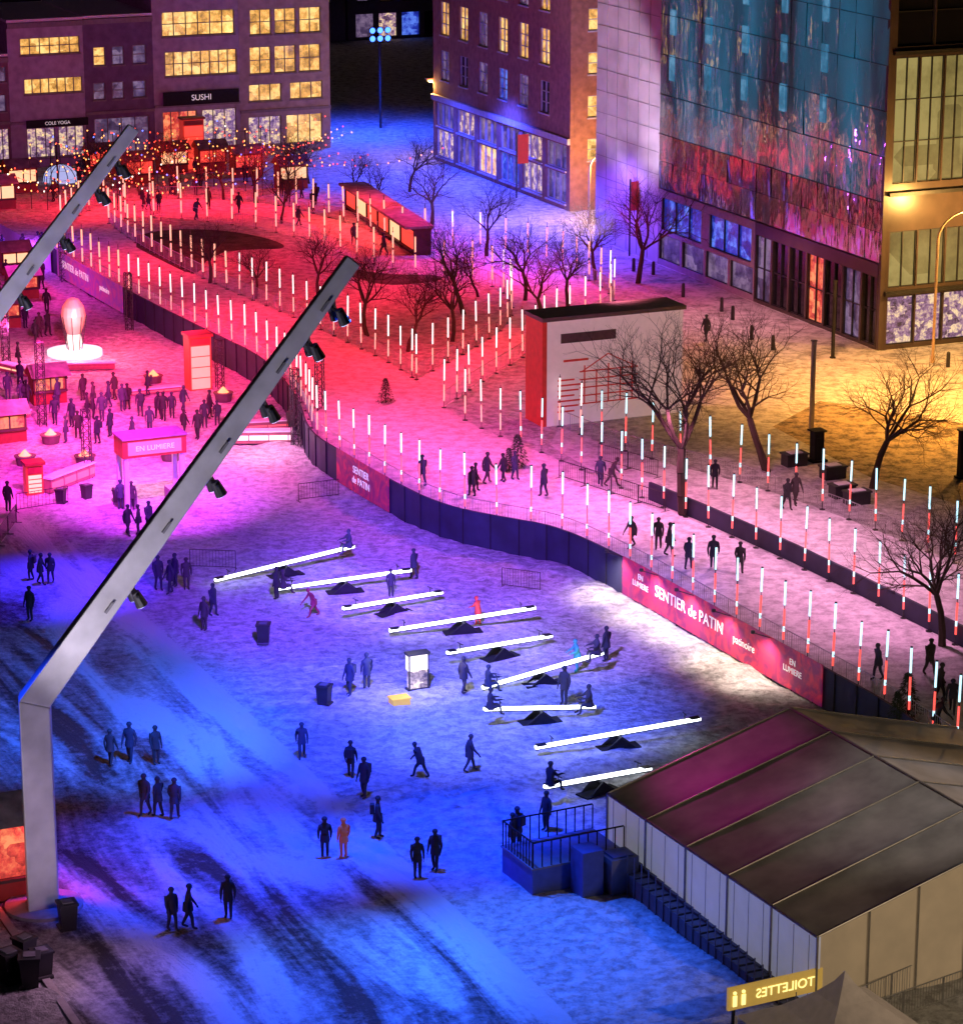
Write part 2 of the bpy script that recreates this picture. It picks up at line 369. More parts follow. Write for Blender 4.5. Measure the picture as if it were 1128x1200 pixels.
# ---------------- buildings ----------------
def facade(fr,W_,rows,Htop,walls,glz,frames,z0=0,x0=0.0,sill=True):
    z=z0
    for (a,b_,ops) in rows:
        if a>z: walls.fbox(fr,x0,W_,-.35,0,z,a)
        x=x0
        for op in ops:
            xa,xb,mi,nv,nh=op
            if xa>x: walls.fbox(fr,x,xa,-.35,0,a,b_)
            glz.fbox(fr,xa,xb,-.3,-.24,a,b_,mi)
            wv=.07
            for k in range(nv+1):
                xx=xa+(xb-xa)*k/nv; xx=min(max(xx,xa+wv/2),xb-wv/2); frames.fbox(fr,xx-wv/2,xx+wv/2,-.24,-.1,a,b_)
            for k in range(nh+1):
                zz=a+(b_-a)*k/nh; zz=min(max(zz,a+wv/2),b_-wv/2); frames.fbox(fr,xa,xb,-.235,-.12,zz-wv/2,zz+wv/2)
            if sill: frames.fbox(fr,xa-.08,xb+.08,.003,.12,a-.14,a-.01)
            x=xb
        if x<W_: walls.fbox(fr,x,W_,-.35,0,a,b_)
        z=b_
    if z<Htop: walls.fbox(fr,x0,W_,-.35,0,z,Htop)
WL=[winmat('window_warm',(1,.66,.22),(.75,.36,.08),1.25,1.1,.35),winmat('window_dim',(.3,.2,.35),(.1,.06,.15),.7,.7,.3),winmat('window_blue',(.12,.25,1),(.02,.04,.5),.9,1.0,.3),
    winmat('window_red',(1,.3,.12),(.7,.06,.04),1.1,1.0),winmat('window_olive',(.6,.48,.16),(.38,.3,.09),.55,.22,.5),winmat('window_shop',(1,.72,.42),(.3,.15,.3),.95,2.2,.1),
    mat('window_black',(.01,.01,.015),.08)]
O=G(-60,203,T)
def backb(u0,u1,vt,wallc,rows,name,depth=14,trim=None):
    s0=along(O,D2,u0,T); s1=along(O,D2,u1,T); P=O+D2*s0; N=-D1; fr=(P,D2,N)
    zt=zof(P,vt)-T; e=empty(name); wa,gl,fm=MB(),MB(),MB(); Wd=s1-s0-.02
    rr=[]
    for (vb,vtop,ops) in rows:
        za,zb=zof(P,vb)-T,zof(P,vtop)-T
        rr.append((max(za,.02),zb,[(along(P,D2,a,T+za),along(P,D2,b_,T+za),m,nv,nh) for a,b_,m,nv,nh in ops]))
    rr.sort(key=lambda r:r[0])
    rr=[(a,b_,[(max(.15,q[0]),min(Wd-.15,q[1]),q[2],q[3],q[4]) for q in ops]) for a,b_,ops in rr]
    facade(fr,Wd,rr,zt,wa,gl,fm)
    wa.fbox(fr,0,Wd,-depth,-.355,0,zt)
    fm.fbox(fr,-.0,Wd,.003,.35,zt-.5,zt-.05); fm.fbox(fr,0,Wd,.003,.2,rr[0][1]+.4,rr[0][1]+.65)
    wm=mat(name+'_wall',wallc,.85,sc_=1.5,nz=.2,bump=.2)
    wa.obj('walls',[wm],e); gl.obj('windows',WL,e); fm.obj('frames_and_cornice',[trim or mat('trim_stone',(.22,.2,.2),.7)],e)
    rf=MB(); rf.fbox(fr,-.0,Wd,-depth,.1,zt+.003,zt+.25); rf.obj('roof',[snowwhite],e)
    return e,fr,rr,Wd
backb(-60,15,70,(.2,.12,.16),[(192,155,[(-10,13,5,3,1)]),(135,115,[(-12,8,1,2,1)]),(100,82,[(-12,8,1,2,1)])],'corner_shop_building')
backb(15,103,27,(.38,.34,.42),[(187,152,[(33,66,5,3,1),(70,100,5,3,1)]),(112,94,[(29,97,0,7,1)]),(66,46,[(24,94,0,6,2)])],'yoga_studio_building')
backb(103,183,22,(.15,.11,.18),[(182,140,[(112,176,1,4,1)]),(118,98,[(110,124,1,1,2),(132,146,1,1,2),(156,172,1,1,2)]),(78,56,[(110,124,0,1,2),(132,146,1,1,2),(156,172,1,1,2)])],'brick_townhouse')
backb(183,283,-90,(.36,.33,.38),[(178,132,[(192,232,3,4,1),(238,278,5,3,1)]),(91,62,[(194,278,0,8,2)]),(44,15,[(190,275,0,6,2)]),(-5,-32,[(190,275,0,6,2)])],'restaurant_building')
backb(283,388,-90,(.36,.31,.29),[(172,138,[(292,330,5,3,1),(336,378,0,3,1)]),(120,100,[(292,330,0,3,1),(340,378,0,3,1)]),(88,56,[(293,318,0,2,2),(322,347,0,2,2),(351,376,0,2,2)]),(42,12,[(293,318,0,2,2),(322,347,0,2,2),(351,376,0,2,2)]),(-5,-32,[(293,318,0,2,2),(322,347,1,2,2),(351,376,0,2,2)])],'stone_loft_building')
for (u0,u1,va,vb,tx) in ((32,104,150,141,'COLE YOGA'),(192,280,124,108,'SUSHI')):
    s0=along(O,D2,u0,T); s1=along(O,D2,u1,T); P=O+D2*s0; za,zb=zof(P,va),zof(P,vb); e=empty('shop_sign'); m=MB(); m.fbox((Vector((P.x,P.y,0)),D2,-D1),0,s1-s0,.36,.45,za,zb); m.obj('panel',[black],e)
    text(tx,Vector((P.x,P.y,(za+zb)/2))+D2*(s1-s0)/2-D1*.48,D2,-D1,(zb-za)*.6,txtm,e)
Of=O+D1*75
def farb(u0,u1,ht,name,lit):
    s0=along(Of,D2,u0,T); s1=along(Of,D2,u1,T); P=Of+D2*s0; e=empty(name); wa,gl,fm=MB(),MB(),MB(); W_=s1-s0; rows=[]
    z=3.8 
    rows.append((.3,3.2,[(1+k*3,3.4+k*3,random.choice([6,1,2,5]),1,1) for k in range(int((W_-2)/3))]))
    while z<ht-3:
        ops=[];x=1.2
        while x<W_-2.2: ops.append((x,x+1.5,random.choice(lit),1,2)); x+=3
        rows.append((z+.9,z+2.8,ops)); z+=3.5
    facade((P,D2,-D1),W_,rows,ht,wa,gl,fm); wa.fbox((P,D2,-D1),0,W_,-20,-.355,0,ht)
    wa.obj('walls',[mat('far_wall',(.12,.1,.16),.9)],e); gl.obj('windows',WL,e); fm.obj('frames',[dark],e); r=MB(); r.fbox((P,D2,-D1),0,W_,-20,0,ht+.003,ht+.3); r.obj('roof',[snowwhite],e)
farb(-80,250,34,'office_block',[6,6,1,0]); farb(252,405,30,'office_block',[6,1,1,0]); farb(408,560,32,'apartment_block',[6,1,1,0,2,0])
# brick building with shops
PB=G(667,248,T); U=-D1; N=-D2
s=along(PB,U,508,T); P0=PB+U*s; Wd=-s
wa,gl,fm=MB(),MB(),MB(); e=empty('brick_building'); fr=(P0,U,N)
def colsof(u0,u1,n,w,mi,nv=2,nh=3):
    return [(Wd*(u0+(u1-u0)*(k+.5)/n)-w/2,Wd*(u0+(u1-u0)*(k+.5)/n)+w/2,mi if not isinstance(mi,list) else mi[k%len(mi)],nv,nh) for k in range(n)]
nW=max(6,int(Wd/4.5))
rows=[(.5,3.0,colsof(.01,.99,nW,Wd/nW*.8,[5,1,0,2],3,1)),(3.3,5.4,colsof(.01,.99,nW,Wd/nW*.8,[1,5,1],3,1)),(7.6,10.3,colsof(.02,.9,nW,1.9,[1,6,1,2])),(11.7,14.7,colsof(.02,.9,nW,1.9,[0,0,1,0])),(16.2,19.0,colsof(.02,.9,nW,1.9,[0,1,0]))]
facade(fr,Wd,rows,24,wa,gl,fm)
fr2=(PB,D2,-D1); W2=along(PB,D2,712,T)
facade(fr2,W2,[(k,k+1.8,[(W2*.45,W2*.45+1.0,0,1,2)]) for k in (4.2,7.8,11.4,15.0)],24,wa,gl,fm,x0=.36)
wa.fbox(fr,0,Wd-.36,-14,-.36,0,24); 
fm.fbox(fr,0,Wd,.003,.25,5.6,6.1); fm.fbox(fr,0,Wd,.003,.4,23.5,24)
wa.obj('walls',[brick],e); gl.obj('windows',WL,e); fm.obj('frames_and_cornice',[mat('light_trim',(.4,.38,.42),.6)],e); rf=MB(); rf.fbox(fr,0,Wd,-14,0,24.003,24.2); rf.obj('roof',[snowwhite],e)
# glass cultural centre
PC=G(1028,411,T); HB=34
e=empty('glass_arts_centre'); s7=along(PC,U,770,T); s6=along(PC,U,697,T); s8=along(PC,U,882,T)
glassb=glassmat('glass_blue',(.01,.2,.38),.04,es=.5,wav=.7,metal=.8,lo=.12); glassr=glassmat('glass_dark',(.1,.02,.04),.05,es=.25,wav=.9,metal=.8,lo=.15)  # streaky blue and red glow put into the panes as light on the facade
wa,gl,fm,cy=MB(),MB(),MB(),MB()
ws=MB(); ws.fbox((PC,U,N),s6,s7-.05,-10,0,0,HB); 
for k in range(1,20):
    ws.fbox((PC,U,N),s6+.02,s7-.07,.003,.03,k*1.7,k*1.7+.04,1)
for k in range(1,6):
    x=s6+(s7-s6)*k/6; ws.fbox((PC,U,N),x,x+.04,.003,.03,.1,HB,1)
ws.obj('metal_clad_slab',[mat('metal_cladding',(.6,.57,.6),.5,.2,sc_=.5),mat('cladding_joint',(.25,.24,.26),.6)],e)
def panels(mb_,fr,xa,xb,za,zb,pw,ph,mi=0,jit=.012,y=0):
    nxp=max(1,round((xb-xa)/pw)); nzp=max(1,round((zb-za)/ph))
    for i in range(nxp):
        for j in range(nzp):
            a=xa+(xb-xa)*i/nxp+.015; b_=xa+(xb-xa)*(i+1)/nxp-.015; c_=za+(zb-za)*j/nzp+.015; d_=za+(zb-za)*(j+1)/nzp-.015
            O_,U_,N_=fr; p,q=random.uniform(-1,1)*jit,random.uniform(-1,1)*jit
            f=lambda x,z,o:O_+U_*x+N_*(y+o)+Z*z
            mb_.quad([f(a,c_,-p-q),f(b_,c_,p-q),f(b_,d_,p+q),f(a,d_,-p+q)],mi)
core=MB(); core.fbox((PC,U,N),s7,-.5,-14,-.15,5.9,HB); core.fbox((PC,U,N),s7,-1.2,-14,-1.2,0,5.9)
core.obj('core',[black],e)
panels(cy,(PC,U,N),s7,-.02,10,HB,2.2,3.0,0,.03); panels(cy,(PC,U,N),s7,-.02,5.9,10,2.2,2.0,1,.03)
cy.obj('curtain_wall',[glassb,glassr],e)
for z in (10,13,16,19,22,25,28,31): fm.fbox((PC,U,N),s7,-.02,.05,.08,z-.02,z+.02)
for k in range(5):
    x=s7+1.5+k*5.6
    for z in (14.2,17.6,21.0): gl.fbox((PC,U,N),x,x+.8,.04,.07,z,z+1.9,7)
WLg=WL+[winmat('ghost_window',(.15,.4,.65),(.05,.22,.4),.7,.8,.6)]
w1=s8-s7
wa2=MB()
facade((PC+U*s7,U,N),w1,[(.4,2.4,[(w1*k/4+.15,w1*(k+1)/4-.15,1,1,1) for k in range(4)]),(2.7,5.2,[(.5,w1*.46,2,3,1),(w1*.54,w1-.5,2,3,1)])],5.8,wa2,gl,fm,sill=False)
w3=-s8
facade((PC+U*s8,U,N),w3-.4,[(.2,4.9,[(w3*k/7+.12,w3*(k+1)/7-.12-(.35 if k==6 else 0),[1,6,6,3,6,1,6][k],2,2) for k in range(7)])],5.8,wa,gl,fm,sill=False)
wa2.obj('podium_frame',[mat('podium_white',(.4,.36,.42),.5)],e)
fr3=(PC,D2,-D1); W3=60
rowsf=[(.3,3.6,[(.6+k*2.2,2.7+k*2.2,5,1,1) for k in range(26)]),(4.2,8,[(.6+k*2.2,2.7+k*2.2,4,2,1) for k in range(26)]),(11.2,19.5,[(.6+k*1.9,2.4+k*1.9,4,2,3) for k in range(30)]),(20.2,27,[(.6+k*2.9,3.4+k*2.9,6,1,3) for k in range(19)])]
facade(fr3,W3,rowsf,HB,wa,gl,fm,x0=.3,sill=False)
wa.fbox(fr3,.3,W3,-16,-.36,0,HB)
wa.fbox(fr3,-.0,.295,-.3,0,0,HB)
for z in (10.4,3.75,19.7): fm.fbox(fr3,.3,W3,.003,.3,z,z+.25)
wa.obj('walls',[mat('dark_cladding',(.07,.05,.045),.3,sc_=1)],e); gl.obj('windows',WLg,e); fm.obj('mullions',[dark],e)
r=MB(); r.fbox((PC,U,N),s6,0,-14,0,HB+.003,HB+.3); r.obj('roof',[snowwhite],e)
polysheet('pavement',[PC+U*(s6)+N*.2,PC+N*.2-D1*.2,PC+D2*60-D1*.3,PC+D2*60-D1*7,PC-D1*7+N*5,PC+U*s6+N*5],T+.008,snowmat('pavement_slush',(.16,.15,.15),(.5,.48,.5),.4,.08,1,False))
polysheet('grass_verge',[G(905,500,T),G(960,470,T),G(1150,500,T),G(1150,600,T),G(1020,560,T)],T+.008,snowmat('winter_grass',(.03,.02,.012),(.4,.32,.2),.8,.3,1.2,False))
# ---------------- masts ----------------
def mast(base,vel,tip_uv,name,tipP=None):
    e=empty(name); P=base; ze=vel
    tip=tipP if tipP is not None else onplane(P,D2,*tip_uv)
    mb=MB(); sd=D1
    el=Vector((P.x,P.y,ze))
    ad=(tip-el).normalized()
    w0,w1,wt=.95,1.0,.5
    secs=[(P,Z,w0,1.15),(el,(Z+ad).normalized(),w1,1.0),(tip,ad,wt,.6)]
    rings=[]
    for p,dr,w,dpt in secs:
        sx=sd.cross(dr).normalized(); sx=-sx if sx.dot(D2)<0 else sx
        rings.append([p-sx*w*.8-sd*dpt/2,p+sx*w*.45-sd*dpt*.5,p+sx*w*.8+sd*dpt/2,p-sx*w*.55+sd*dpt/2])
    for a,b_ in zip(rings,rings[1:]): mb.hexa(a+b_)
    o=mb.obj('tapered_arm',[mastm],e); bv=o.modifiers.new('b','BEVEL'); bv.width=.06; bv.segments=2; bv.limit_method='ANGLE'
    ft=MB(); ft.cyl(P+Z*-.1,P+Z*.12,1.5,n=24); ft.obj('foundation',[mat('concrete',(.3,.3,.3),.8)],e)
    lf=MB()
    for k in (.3,.55,.72,.86,.94):
        q=el.lerp(tip,k)-Z*.9; 
        lf.beam(q+Z*.6,q,.08,.08,mi=0)
        for dx in (-.45,.45):
            c=q+D1*dx; lf.cyl(c+Z*.1,c-Z*.45+D2*.25,.16,.24,n=10,mi=0); lf.cyl(c-Z*.451+D2*.25,c-Z*.47+D2*.26,.2,.2,n=10,mi=1)
        lf.beam(q-D1*.8,q+D1*.8,.08,.08,mi=0)
    for k in (.22,.4,.58,.76,.9):
        w=1.0+(wt-1.0)*k; q=el.lerp(tip,k)-sd*(.5-.2*k); lf.beam(q-ad*.25-sd*.03,q+ad*.25-sd*.03,.12,.1,mi=2)
    lf.obj('light_fixtures',[dark,glow('fixture_lens_'+str(len(MATS)),(.5,.6,1),3),mat('joint_box',(.2,.19,.2),.6)],e)
    return el,tip
MBASE=G(52,1062,0); el1,tip1=mast(MBASE,zof(MBASE,822),(414,305),'lighting_mast')
B2=G(-128,736,0); el2,tip2=mast(B2,el1.z,(157,150),'lighting_mast')
# ---------------- trees ----------------
def treemesh(seed,h=10,spread=1.0):
    rnd=random.Random(seed); mb=MB()
    def br(p,d,L,r,lv):
        n=3 if lv<3 else 2
        q=p; dd=d
        for i in range(n):
            dd=(dd+Vector((rnd.gauss(0,.13),rnd.gauss(0,.13),rnd.gauss(0.03,.06)))).normalized()
            q2=q+dd*L/n; r2=r*(1-.28/n*(i+1)); mb.cyl(q,q2,r*(1-.28/n*i),r2,n=6 if lv<2 else 4 if lv<4 else 3,cap=False)
            if lv>=1 and lv<5 and rnd.random()<.75:
                side=dd.cross(Vector((rnd.gauss(0,1),rnd.gauss(0,1),rnd.gauss(0,1)))).normalized()
                br(q2,(dd*.75+side*.75+Z*.1).normalized(),L*rnd.uniform(.5,.7),r2*.6,lv+1)
            q=q2
        if lv<5:
            k=rnd.randint(4,5) if lv==0 else rnd.randint(2,3)
            a0=rnd.random()*6.28
            for i in range(k):
                an=a0+i*6.283/k+rnd.uniform(-.3,.3); s1=dd.cross(Z) if abs(dd.z)<.95 else Vector((1,0,0)); s1.normalize(); s2=dd.cross(s1)
                sp=rnd.uniform(.45,.8)*spread
                br(q,(dd+(s1*math.cos(an)+s2*math.sin(an))*sp).normalized(),L*rnd.uniform(.62,.8),r2*.66,lv+1)
    br(Vector((0,0,-.05)),Z,h*.27,h*.019,0)
    zs=max(v.z for v in mb.v); 
    for v in mb.v: v*=h/zs
    return mb.mesh('tree_branches',[bark],recalc=False)
TM=[treemesh(s) for s in (1,2,3,4,5)]
TL=[(800,603,366),(898,553,348),(1022,572,396),(1103,757,555),(478,412,305),(430,394,280),(543,368,245),(246,332,246),(697,328,222),(747,332,190),(375,352,262),(640,385,268),(505,268,170),(262,234,158),(335,226,155),(205,228,150),(570,300,200),(615,352,245),(300,350,270),(560,348,275),(530,400,290),(450,250,180),(362,215,150),(120,225,150),(170,240,165),(300,238,165),(410,238,170),(480,225,150),(665,360,260),(330,262,190)]
for i,(u,v,vt) in enumerate(TL):
    P=G(u,v,T); h=zof(P,vt)-T; inst('bare_tree',TM[i%5],P,random.random()*6,(h/10*1.1,h/10*1.1,h/10))
def firmesh(seed):
    rnd=random.Random(seed); mb=MB(); mb.cyl((0,0,0),(0,0,2),.05,.01,n=6,mi=0)
    for i in range(900):
        z=rnd.uniform(.15,2); R_=(2.05-z)*.36*rnd.uniform(.3,1.05); a=rnd.random()*6.28; c=Vector((math.cos(a)*R_,math.sin(a)*R_,z-.08*R_))
        d=Vector((math.cos(a),math.sin(a),-.35)); s_=Vector((-math.sin(a),math.cos(a),rnd.uniform(-.4,.4))); mb.quad([c,c+d*.08+s_*.035,c+d*.2,c+d*.08-s_*.035],1)
    return mb.mesh('fir',[bark,mat('fir_needles',(.03,.06,.03),.8)],recalc=False)
FM=firmesh(3)
for (u,v,s_) in ((452,472,.8),(606,548,1.0),(596,552,.7),(1062,838,1.0),(1050,845,.7)): inst('fir_tree',FM,G(u,v,T),random.random()*6,s_)
# ---------------- people ----------------
skinm=mat('skin',(.5,.32,.25),.6)
def person_mesh(name,pose):
    g=lambda k,d:pose.get(k,d)
    st=g('stride',.0); lean=g('lean',0); sw=g('swing',0); sit=g('sit',0); bag=g('bag',0)
    hip=.93-.42*sit-.02*abs(st)
    J={}; Ed=[]
    def j(n,p,r,par=None,ry=None): J[n]=(Vector(p),(r,ry or r)); 
    def ad(n,par,p,r,ry=None): j(n,p,r,ry=ry); Ed.append((par,n))
    L=lean
    j('pel',(0,0,hip),.155)
    ad('sp','pel',(.12*L,0,hip+.2),.15); ad('ch','sp',(.32*L,0,hip+.4-.04*L),.165); ad('nk','ch',(.46*L,0,hip+.56-.09*L),.065)
    ad('hd','nk',(.52*L+.015,0,hip+.66-.11*L),.095); ad('ht','hd',(.56*L+.01,0,hip+.79-.13*L),.085)
    for sgn,nm in ((1,'l'),(-1,'r')):
        f=st*sgn
        ad('hp'+nm,'pel',(0,.1*sgn,hip-.08),.105)
        if sit:
            ad('kn'+nm,'hp'+nm,(.42,.15*sgn,hip-.05),.075); ad('an'+nm,'kn'+nm,(.46,.15*sgn,.09),.055); ad('to'+nm,'an'+nm,(.64,.15*sgn,.05),.045)
        else:
            ad('kn'+nm,'hp'+nm,(.22*f+.05,.1*sgn,.5),.075); ad('an'+nm,'kn'+nm,(.42*f-(.05 if f<0 else 0),.1*sgn,.09+(.05 if f<-.3 else 0)),.055); ad('to'+nm,'an'+nm,(.42*f+.17,.11*sgn,.05),.045)
        c=J['ch'][0]; a=-sw*sgn
        ad('sh'+nm,'ch',c+Vector((0,.19*sgn,.05)),.085)
        up=g('reach',0)
        ad('el'+nm,'sh'+nm,c+Vector((.14*a+.16*up,.26*sgn,-.22+.1*up)),.06)
        ad('wr'+nm,'el'+nm,c+Vector((.3*a+.09+.32*up,.25*sgn-.04*sgn*up,-.44+.32*up)),.042)
        ad('ha'+nm,'wr'+nm,c+Vector((.33*a+.12+.4*up,.245*sgn-.05*sgn*up,-.53+.38*up)),.04,.026)
    names=list(J); idx={n:i for i,n in enumerate(names)}
    me=bpy.data.meshes.new(name); me.from_pydata([tuple(J[n][0]) for n in names],[(idx[a],idx[b_]) for a,b_ in Ed],[])
    o=bpy.data.objects.new(name,me); sc.collection.objects.link(o); o.modifiers.new('s','SKIN')
    for i,n in enumerate(names):
        sv=me.skin_vertices[0].data[i]; sv.radius=J[n][1]; sv.use_root=(n=='pel')
    ss=o.modifiers.new('ss','SUBSURF'); ss.levels=1; ss.render_levels=1
    dg=bpy.context.evaluated_depsgraph_get(); m2=bpy.data.meshes.new_from_object(o.evaluated_get(dg)); bpy.data.objects.remove(o)
    bm=bmesh.new(); bm.from_mesh(m2)
    def near(c):
        return min(names,key=lambda n:(J[n][0]-c).length-J[n][1][0]*.4)
    for f in bm.faces:
        f.smooth=True; c=f.calc_center_median(); n=near(c)
        f.material_index=0 if n in('pel','sp','ch') or n[:2] in('sh','el','wr') else 1 if n[:2] in('hp','kn') else 2 if n[:2] in('an','to','ha') else 3
        if n in('nk',): f.material_index=4
        if n in('ht','hd') and (c.x<J['hd'][0].x-.02 or c.z>J['hd'][0].z+.06): f.material_index=4
    ex=MB(); h=J['hd'][0]
    ex.hexa([h+Vector(q) for q in ((.085,-.015,.0),(.125,-.012,.0),(.125,.012,.0),(.085,.015,.0),(.08,-.008,.05),(.09,-.006,.05),(.09,.006,.05),(.08,.008,.05))],3)
    for y in (-.035,.035): ex.fbox((h,Vector((1,0,0)),Vector((0,1,0))),.085,.096,y-.012,y+.012,.03,.045,5)
    ex.fbox((h,Vector((1,0,0)),Vector((0,1,0))),.085,.094,-.022,.022,-.038,-.03,5)
    ex.lathe(h+Vector((-.005,0,.05)),[(.112,0),(.118,.03),(.11,.07),(.07,.12),(.0,.14)],12,4)
    pv=J['pel'][0]; ex.lathe(pv,[(.2,-.2),(.19,-.05),(.17,.1)],12,0)
    for nm,sgn in (('l',1),('r',-1)):
        hp=J['ha'+nm][0]; wd=(hp-J['wr'+nm][0]).normalized()
        for k in range(4): 
            a=hp+Vector((-.027+.018*k,0,0)); q=a+wd*(.06+.012*(1.5-abs(k-1.5))); ex.cyl(a,q,.01,.009,n=5,mi=2); ex.cyl(q,q+(wd+Vector((0,-.5*sgn,0)))*.03,.009,.006,n=5,mi=2)
        ex.cyl(hp-wd*.03+Vector((.02,0,0)),hp+wd*.03+Vector((.055,-.01*sgn,0)),.011,.008,n=5,mi=2)
    if bag: ex.fbox((J['ch'][0],Vector((1,0,0)),Vector((0,1,0))),-.3,-.14,-.14,.14,-.28,.1,5)
    tm=ex.mesh('x',[]); 
    k0=len(bm.faces); bm.from_mesh(tm)
    bm.faces.ensure_lookup_table()
    for i,mi in enumerate(ex.m): bm.faces[k0+i].material_index=mi
    bm.to_mesh(m2); bm.free(); m2.name=name
    m2.materials.clear()
    for q in range(6): m2.materials.append(skinm)
    return m2
jackets=[mat('jacket_%d'%i,c,.8) for i,c in enumerate([(.02,.02,.025),(.03,.03,.05),(.015,.02,.04),(.05,.04,.04),(.04,.05,.08),(.02,.02,.02)])]
jred=mat('jacket_red',(.6,.06,.03),.7); jor=mat('jacket_orange',(.6,.2,.05),.7,em=(1,.2,.03),es=.05); jteal=mat('jacket_teal',(.03,.3,.3),.7)
pants=[mat('pants_%d'%i,c,.8) for i,c in enumerate([(.015,.015,.02),(.03,.03,.06),(.04,.035,.03)])]
hats=[mat('hat_%d'%i,c,.9) for i,c in enumerate([(.03,.02,.02),(.1,.09,.1),(.15,.03,.03),(.03,.02,.015)])]
PMs=[person_mesh('person_mesh',p) for p in ({'stride':.3,'swing':.4},{'stride':.6,'swing':.7,'lean':.1},{'stride':.0,'swing':.1},{'stride':.15,'swing':.2,'bag':1},{'stride':.8,'swing':1,'lean':.6},{'sit':1,'reach':1},{'stride':-.4,'swing':-.5,'lean':.1},{'stride':.1,'reach':.7,'lean':.2})]
def person(u,v,z,k=None,rot=None,s=1.0,jk=None,P=None):
    P=P if P is not None else G(u,v,z); k=random.choice([0,2,2,3,6,0]) if k is None else k
    if P.z==0: P=Vector((P.x,P.y,gz(P.x,P.y)))
    o=inst('person',PMs[k],P,random.random()*6.28 if rot is None else rot,s*random.uniform(.95,1.08))
    ms=[jk or random.choice(jackets),random.choice(pants),black,skinm,random.choice(hats),black]
    for sl,m in zip(o.material_slots,ms): sl.link='OBJECT'; sl.material=m
    return o
low=[(10,600),(37,680),(48,685),(60,683),(36,727),(130,897),(153,893),(183,895),(171,955),(186,957),(205,960),(202,1090),(221,1088),(268,1075),(354,888),(381,1005),(410,815),(430,808),(411,913),(427,935),(443,982),(489,1028),(510,1020),(240,740),(250,722),(186,692),(200,695),(206,688),(219,692),(150,628),(163,628),(175,625),
 (110,482),(128,480),(144,484),(150,480),(186,492),(192,494),(202,490),(216,512),(240,502),(130,514),(115,522),(85,502),(92,516),(120,494),(255,500),(215,484),(22,432),(42,402),(30,385),(8,330),(20,320),(5,305),(28,300),(12,345),(35,338),(78,520),(65,498),(176,508),(232,515),(246,492),(165,490),(98,470),(600,1000),(606,996),(17,310),(50,330),(135,470),(155,600),(142,598),(10,470),(25,455)]
for u,v in low: person(u,v,0)
for i in range(10): person(random.gauss(110,70),random.gauss(485,26),0)
for i in range(14): person(random.uniform(0,60),random.uniform(285,400),0)
for i in range(26): person(random.uniform(60,380),random.uniform(205,250),T)
person(403,1005,0,2,jk=jor); person(560,734,0,7,2.5,.8,jred); person(368,722,0,4,3.6,.85,mat('jacket_wine',(.25,.03,.06),.7)); person(493,915,0,4,2.6,.95); person(550,906,0,1,.3)
person(676,790,0,7,3.5,.9,jteal); person(640,975,0,2)
for u,v in ((495,570),(553,582),(570,567),(603,562),(637,582),(740,642),(771,643),(783,652),(806,668),(835,668),(866,674),(1028,797),(1088,792),(1100,822),(703,570),(716,570),(837,572),(921,597),(931,592),(415,287),(1095,862),(557,576),(590,565),(230,258),(280,250),(350,265),(450,300),(1115,835)): person(u,v,T,k=random.choice([1,4,6,0,1]))
person(827,400,T,0)
# ---------------- seesaws ----------------
tubew=glow('seesaw_tube',(.85,.92,1.0),9.0,True)
SS=[((252,680),(415,640)),((325,690),(482,668)),((402,713),(518,694)),((456,739),(627,712)),((524,765),(646,745)),((565,806),(706,765)),((567,831),(697,828)),((627,876),(820,842)),((638,922),(762,900))]
for i,(a,b_) in enumerate(SS):
    tilt=[.35,.2,-.15,.3,-.2,.45,-.25,.2,-.3][i]; zc=.7
    A=G(*a,zc-tilt); B=G(*b_,zc+tilt)
    e=empty('seesaw'); mb=MB()
    d=(B-A).normalized(); sd=d.cross(Z).normalized(); mid=(A+B)/2
    mb.beam(A-Z*.1,B-Z*.1,.10,.06,mi=0); mb.beam(A,B,.17,.12,mi=1)
    for P,q in ((A,1),(B,-1)):
        c=P+d*q*.75; mb.cyl(c-sd*.22+Z*.35,c+sd*.22+Z*.35,.025,n=6,mi=0); mb.cyl(c+Z*.05,c+Z*.35,.025,n=6,mi=0); mb.beam(P+d*q*.05+Z*.08,P+d*q*.5+Z*.08,.3,.05,mi=0)
    mb.obj('beam',[dark,tubew],e)
    pv=MB()
    for s_ in (-.3,.3):
        c=mid+sd*s_; c.z=0
        P3=[c-d*.75,c+d*.75]; top=Vector((mid.x,mid.y,.55))+sd*s_
        for p in P3: p.z=0
        pv.beam(P3[0]-Z*.02,top,.07,.09); pv.beam(P3[1]-Z*.02,top,.07,.09)
        pv.quad([P3[0]+Z*.03,P3[1]+Z*.03,top-Z*.02])
    pv.cyl(Vector((mid.x,mid.y,.54))-sd*.36,Vector((mid.x,mid.y,.54))+sd*.36,.06,n=8)
    c=Vector((mid.x,mid.y,.05)); dh=Vector((d.x,d.y,0)).normalized(); pv.beam(c-dh*.95,c+dh*.95,.75,.06)
    pv.obj('pivot_stand',[black],e)
    ang=math.atan2(d.y,d.x)
    riders={0:[2],1:[1],2:[],3:[],4:[],5:[1,2],6:[1,2],7:[],8:[1]}[i]
    for w in riders:
        P=A+d*.3 if w==1 else B-d*.3
        person(0,0,1,5,ang if w==1 else ang+math.pi,1,P=Vector((P.x,P.y,P.z-.36+.05)))
person(325,705,0,2); person(458,700,0,2,s=.85); person(485,680,0,0); person(543,815,0,0); person(661,826,0,2); person(710,776,0,2)
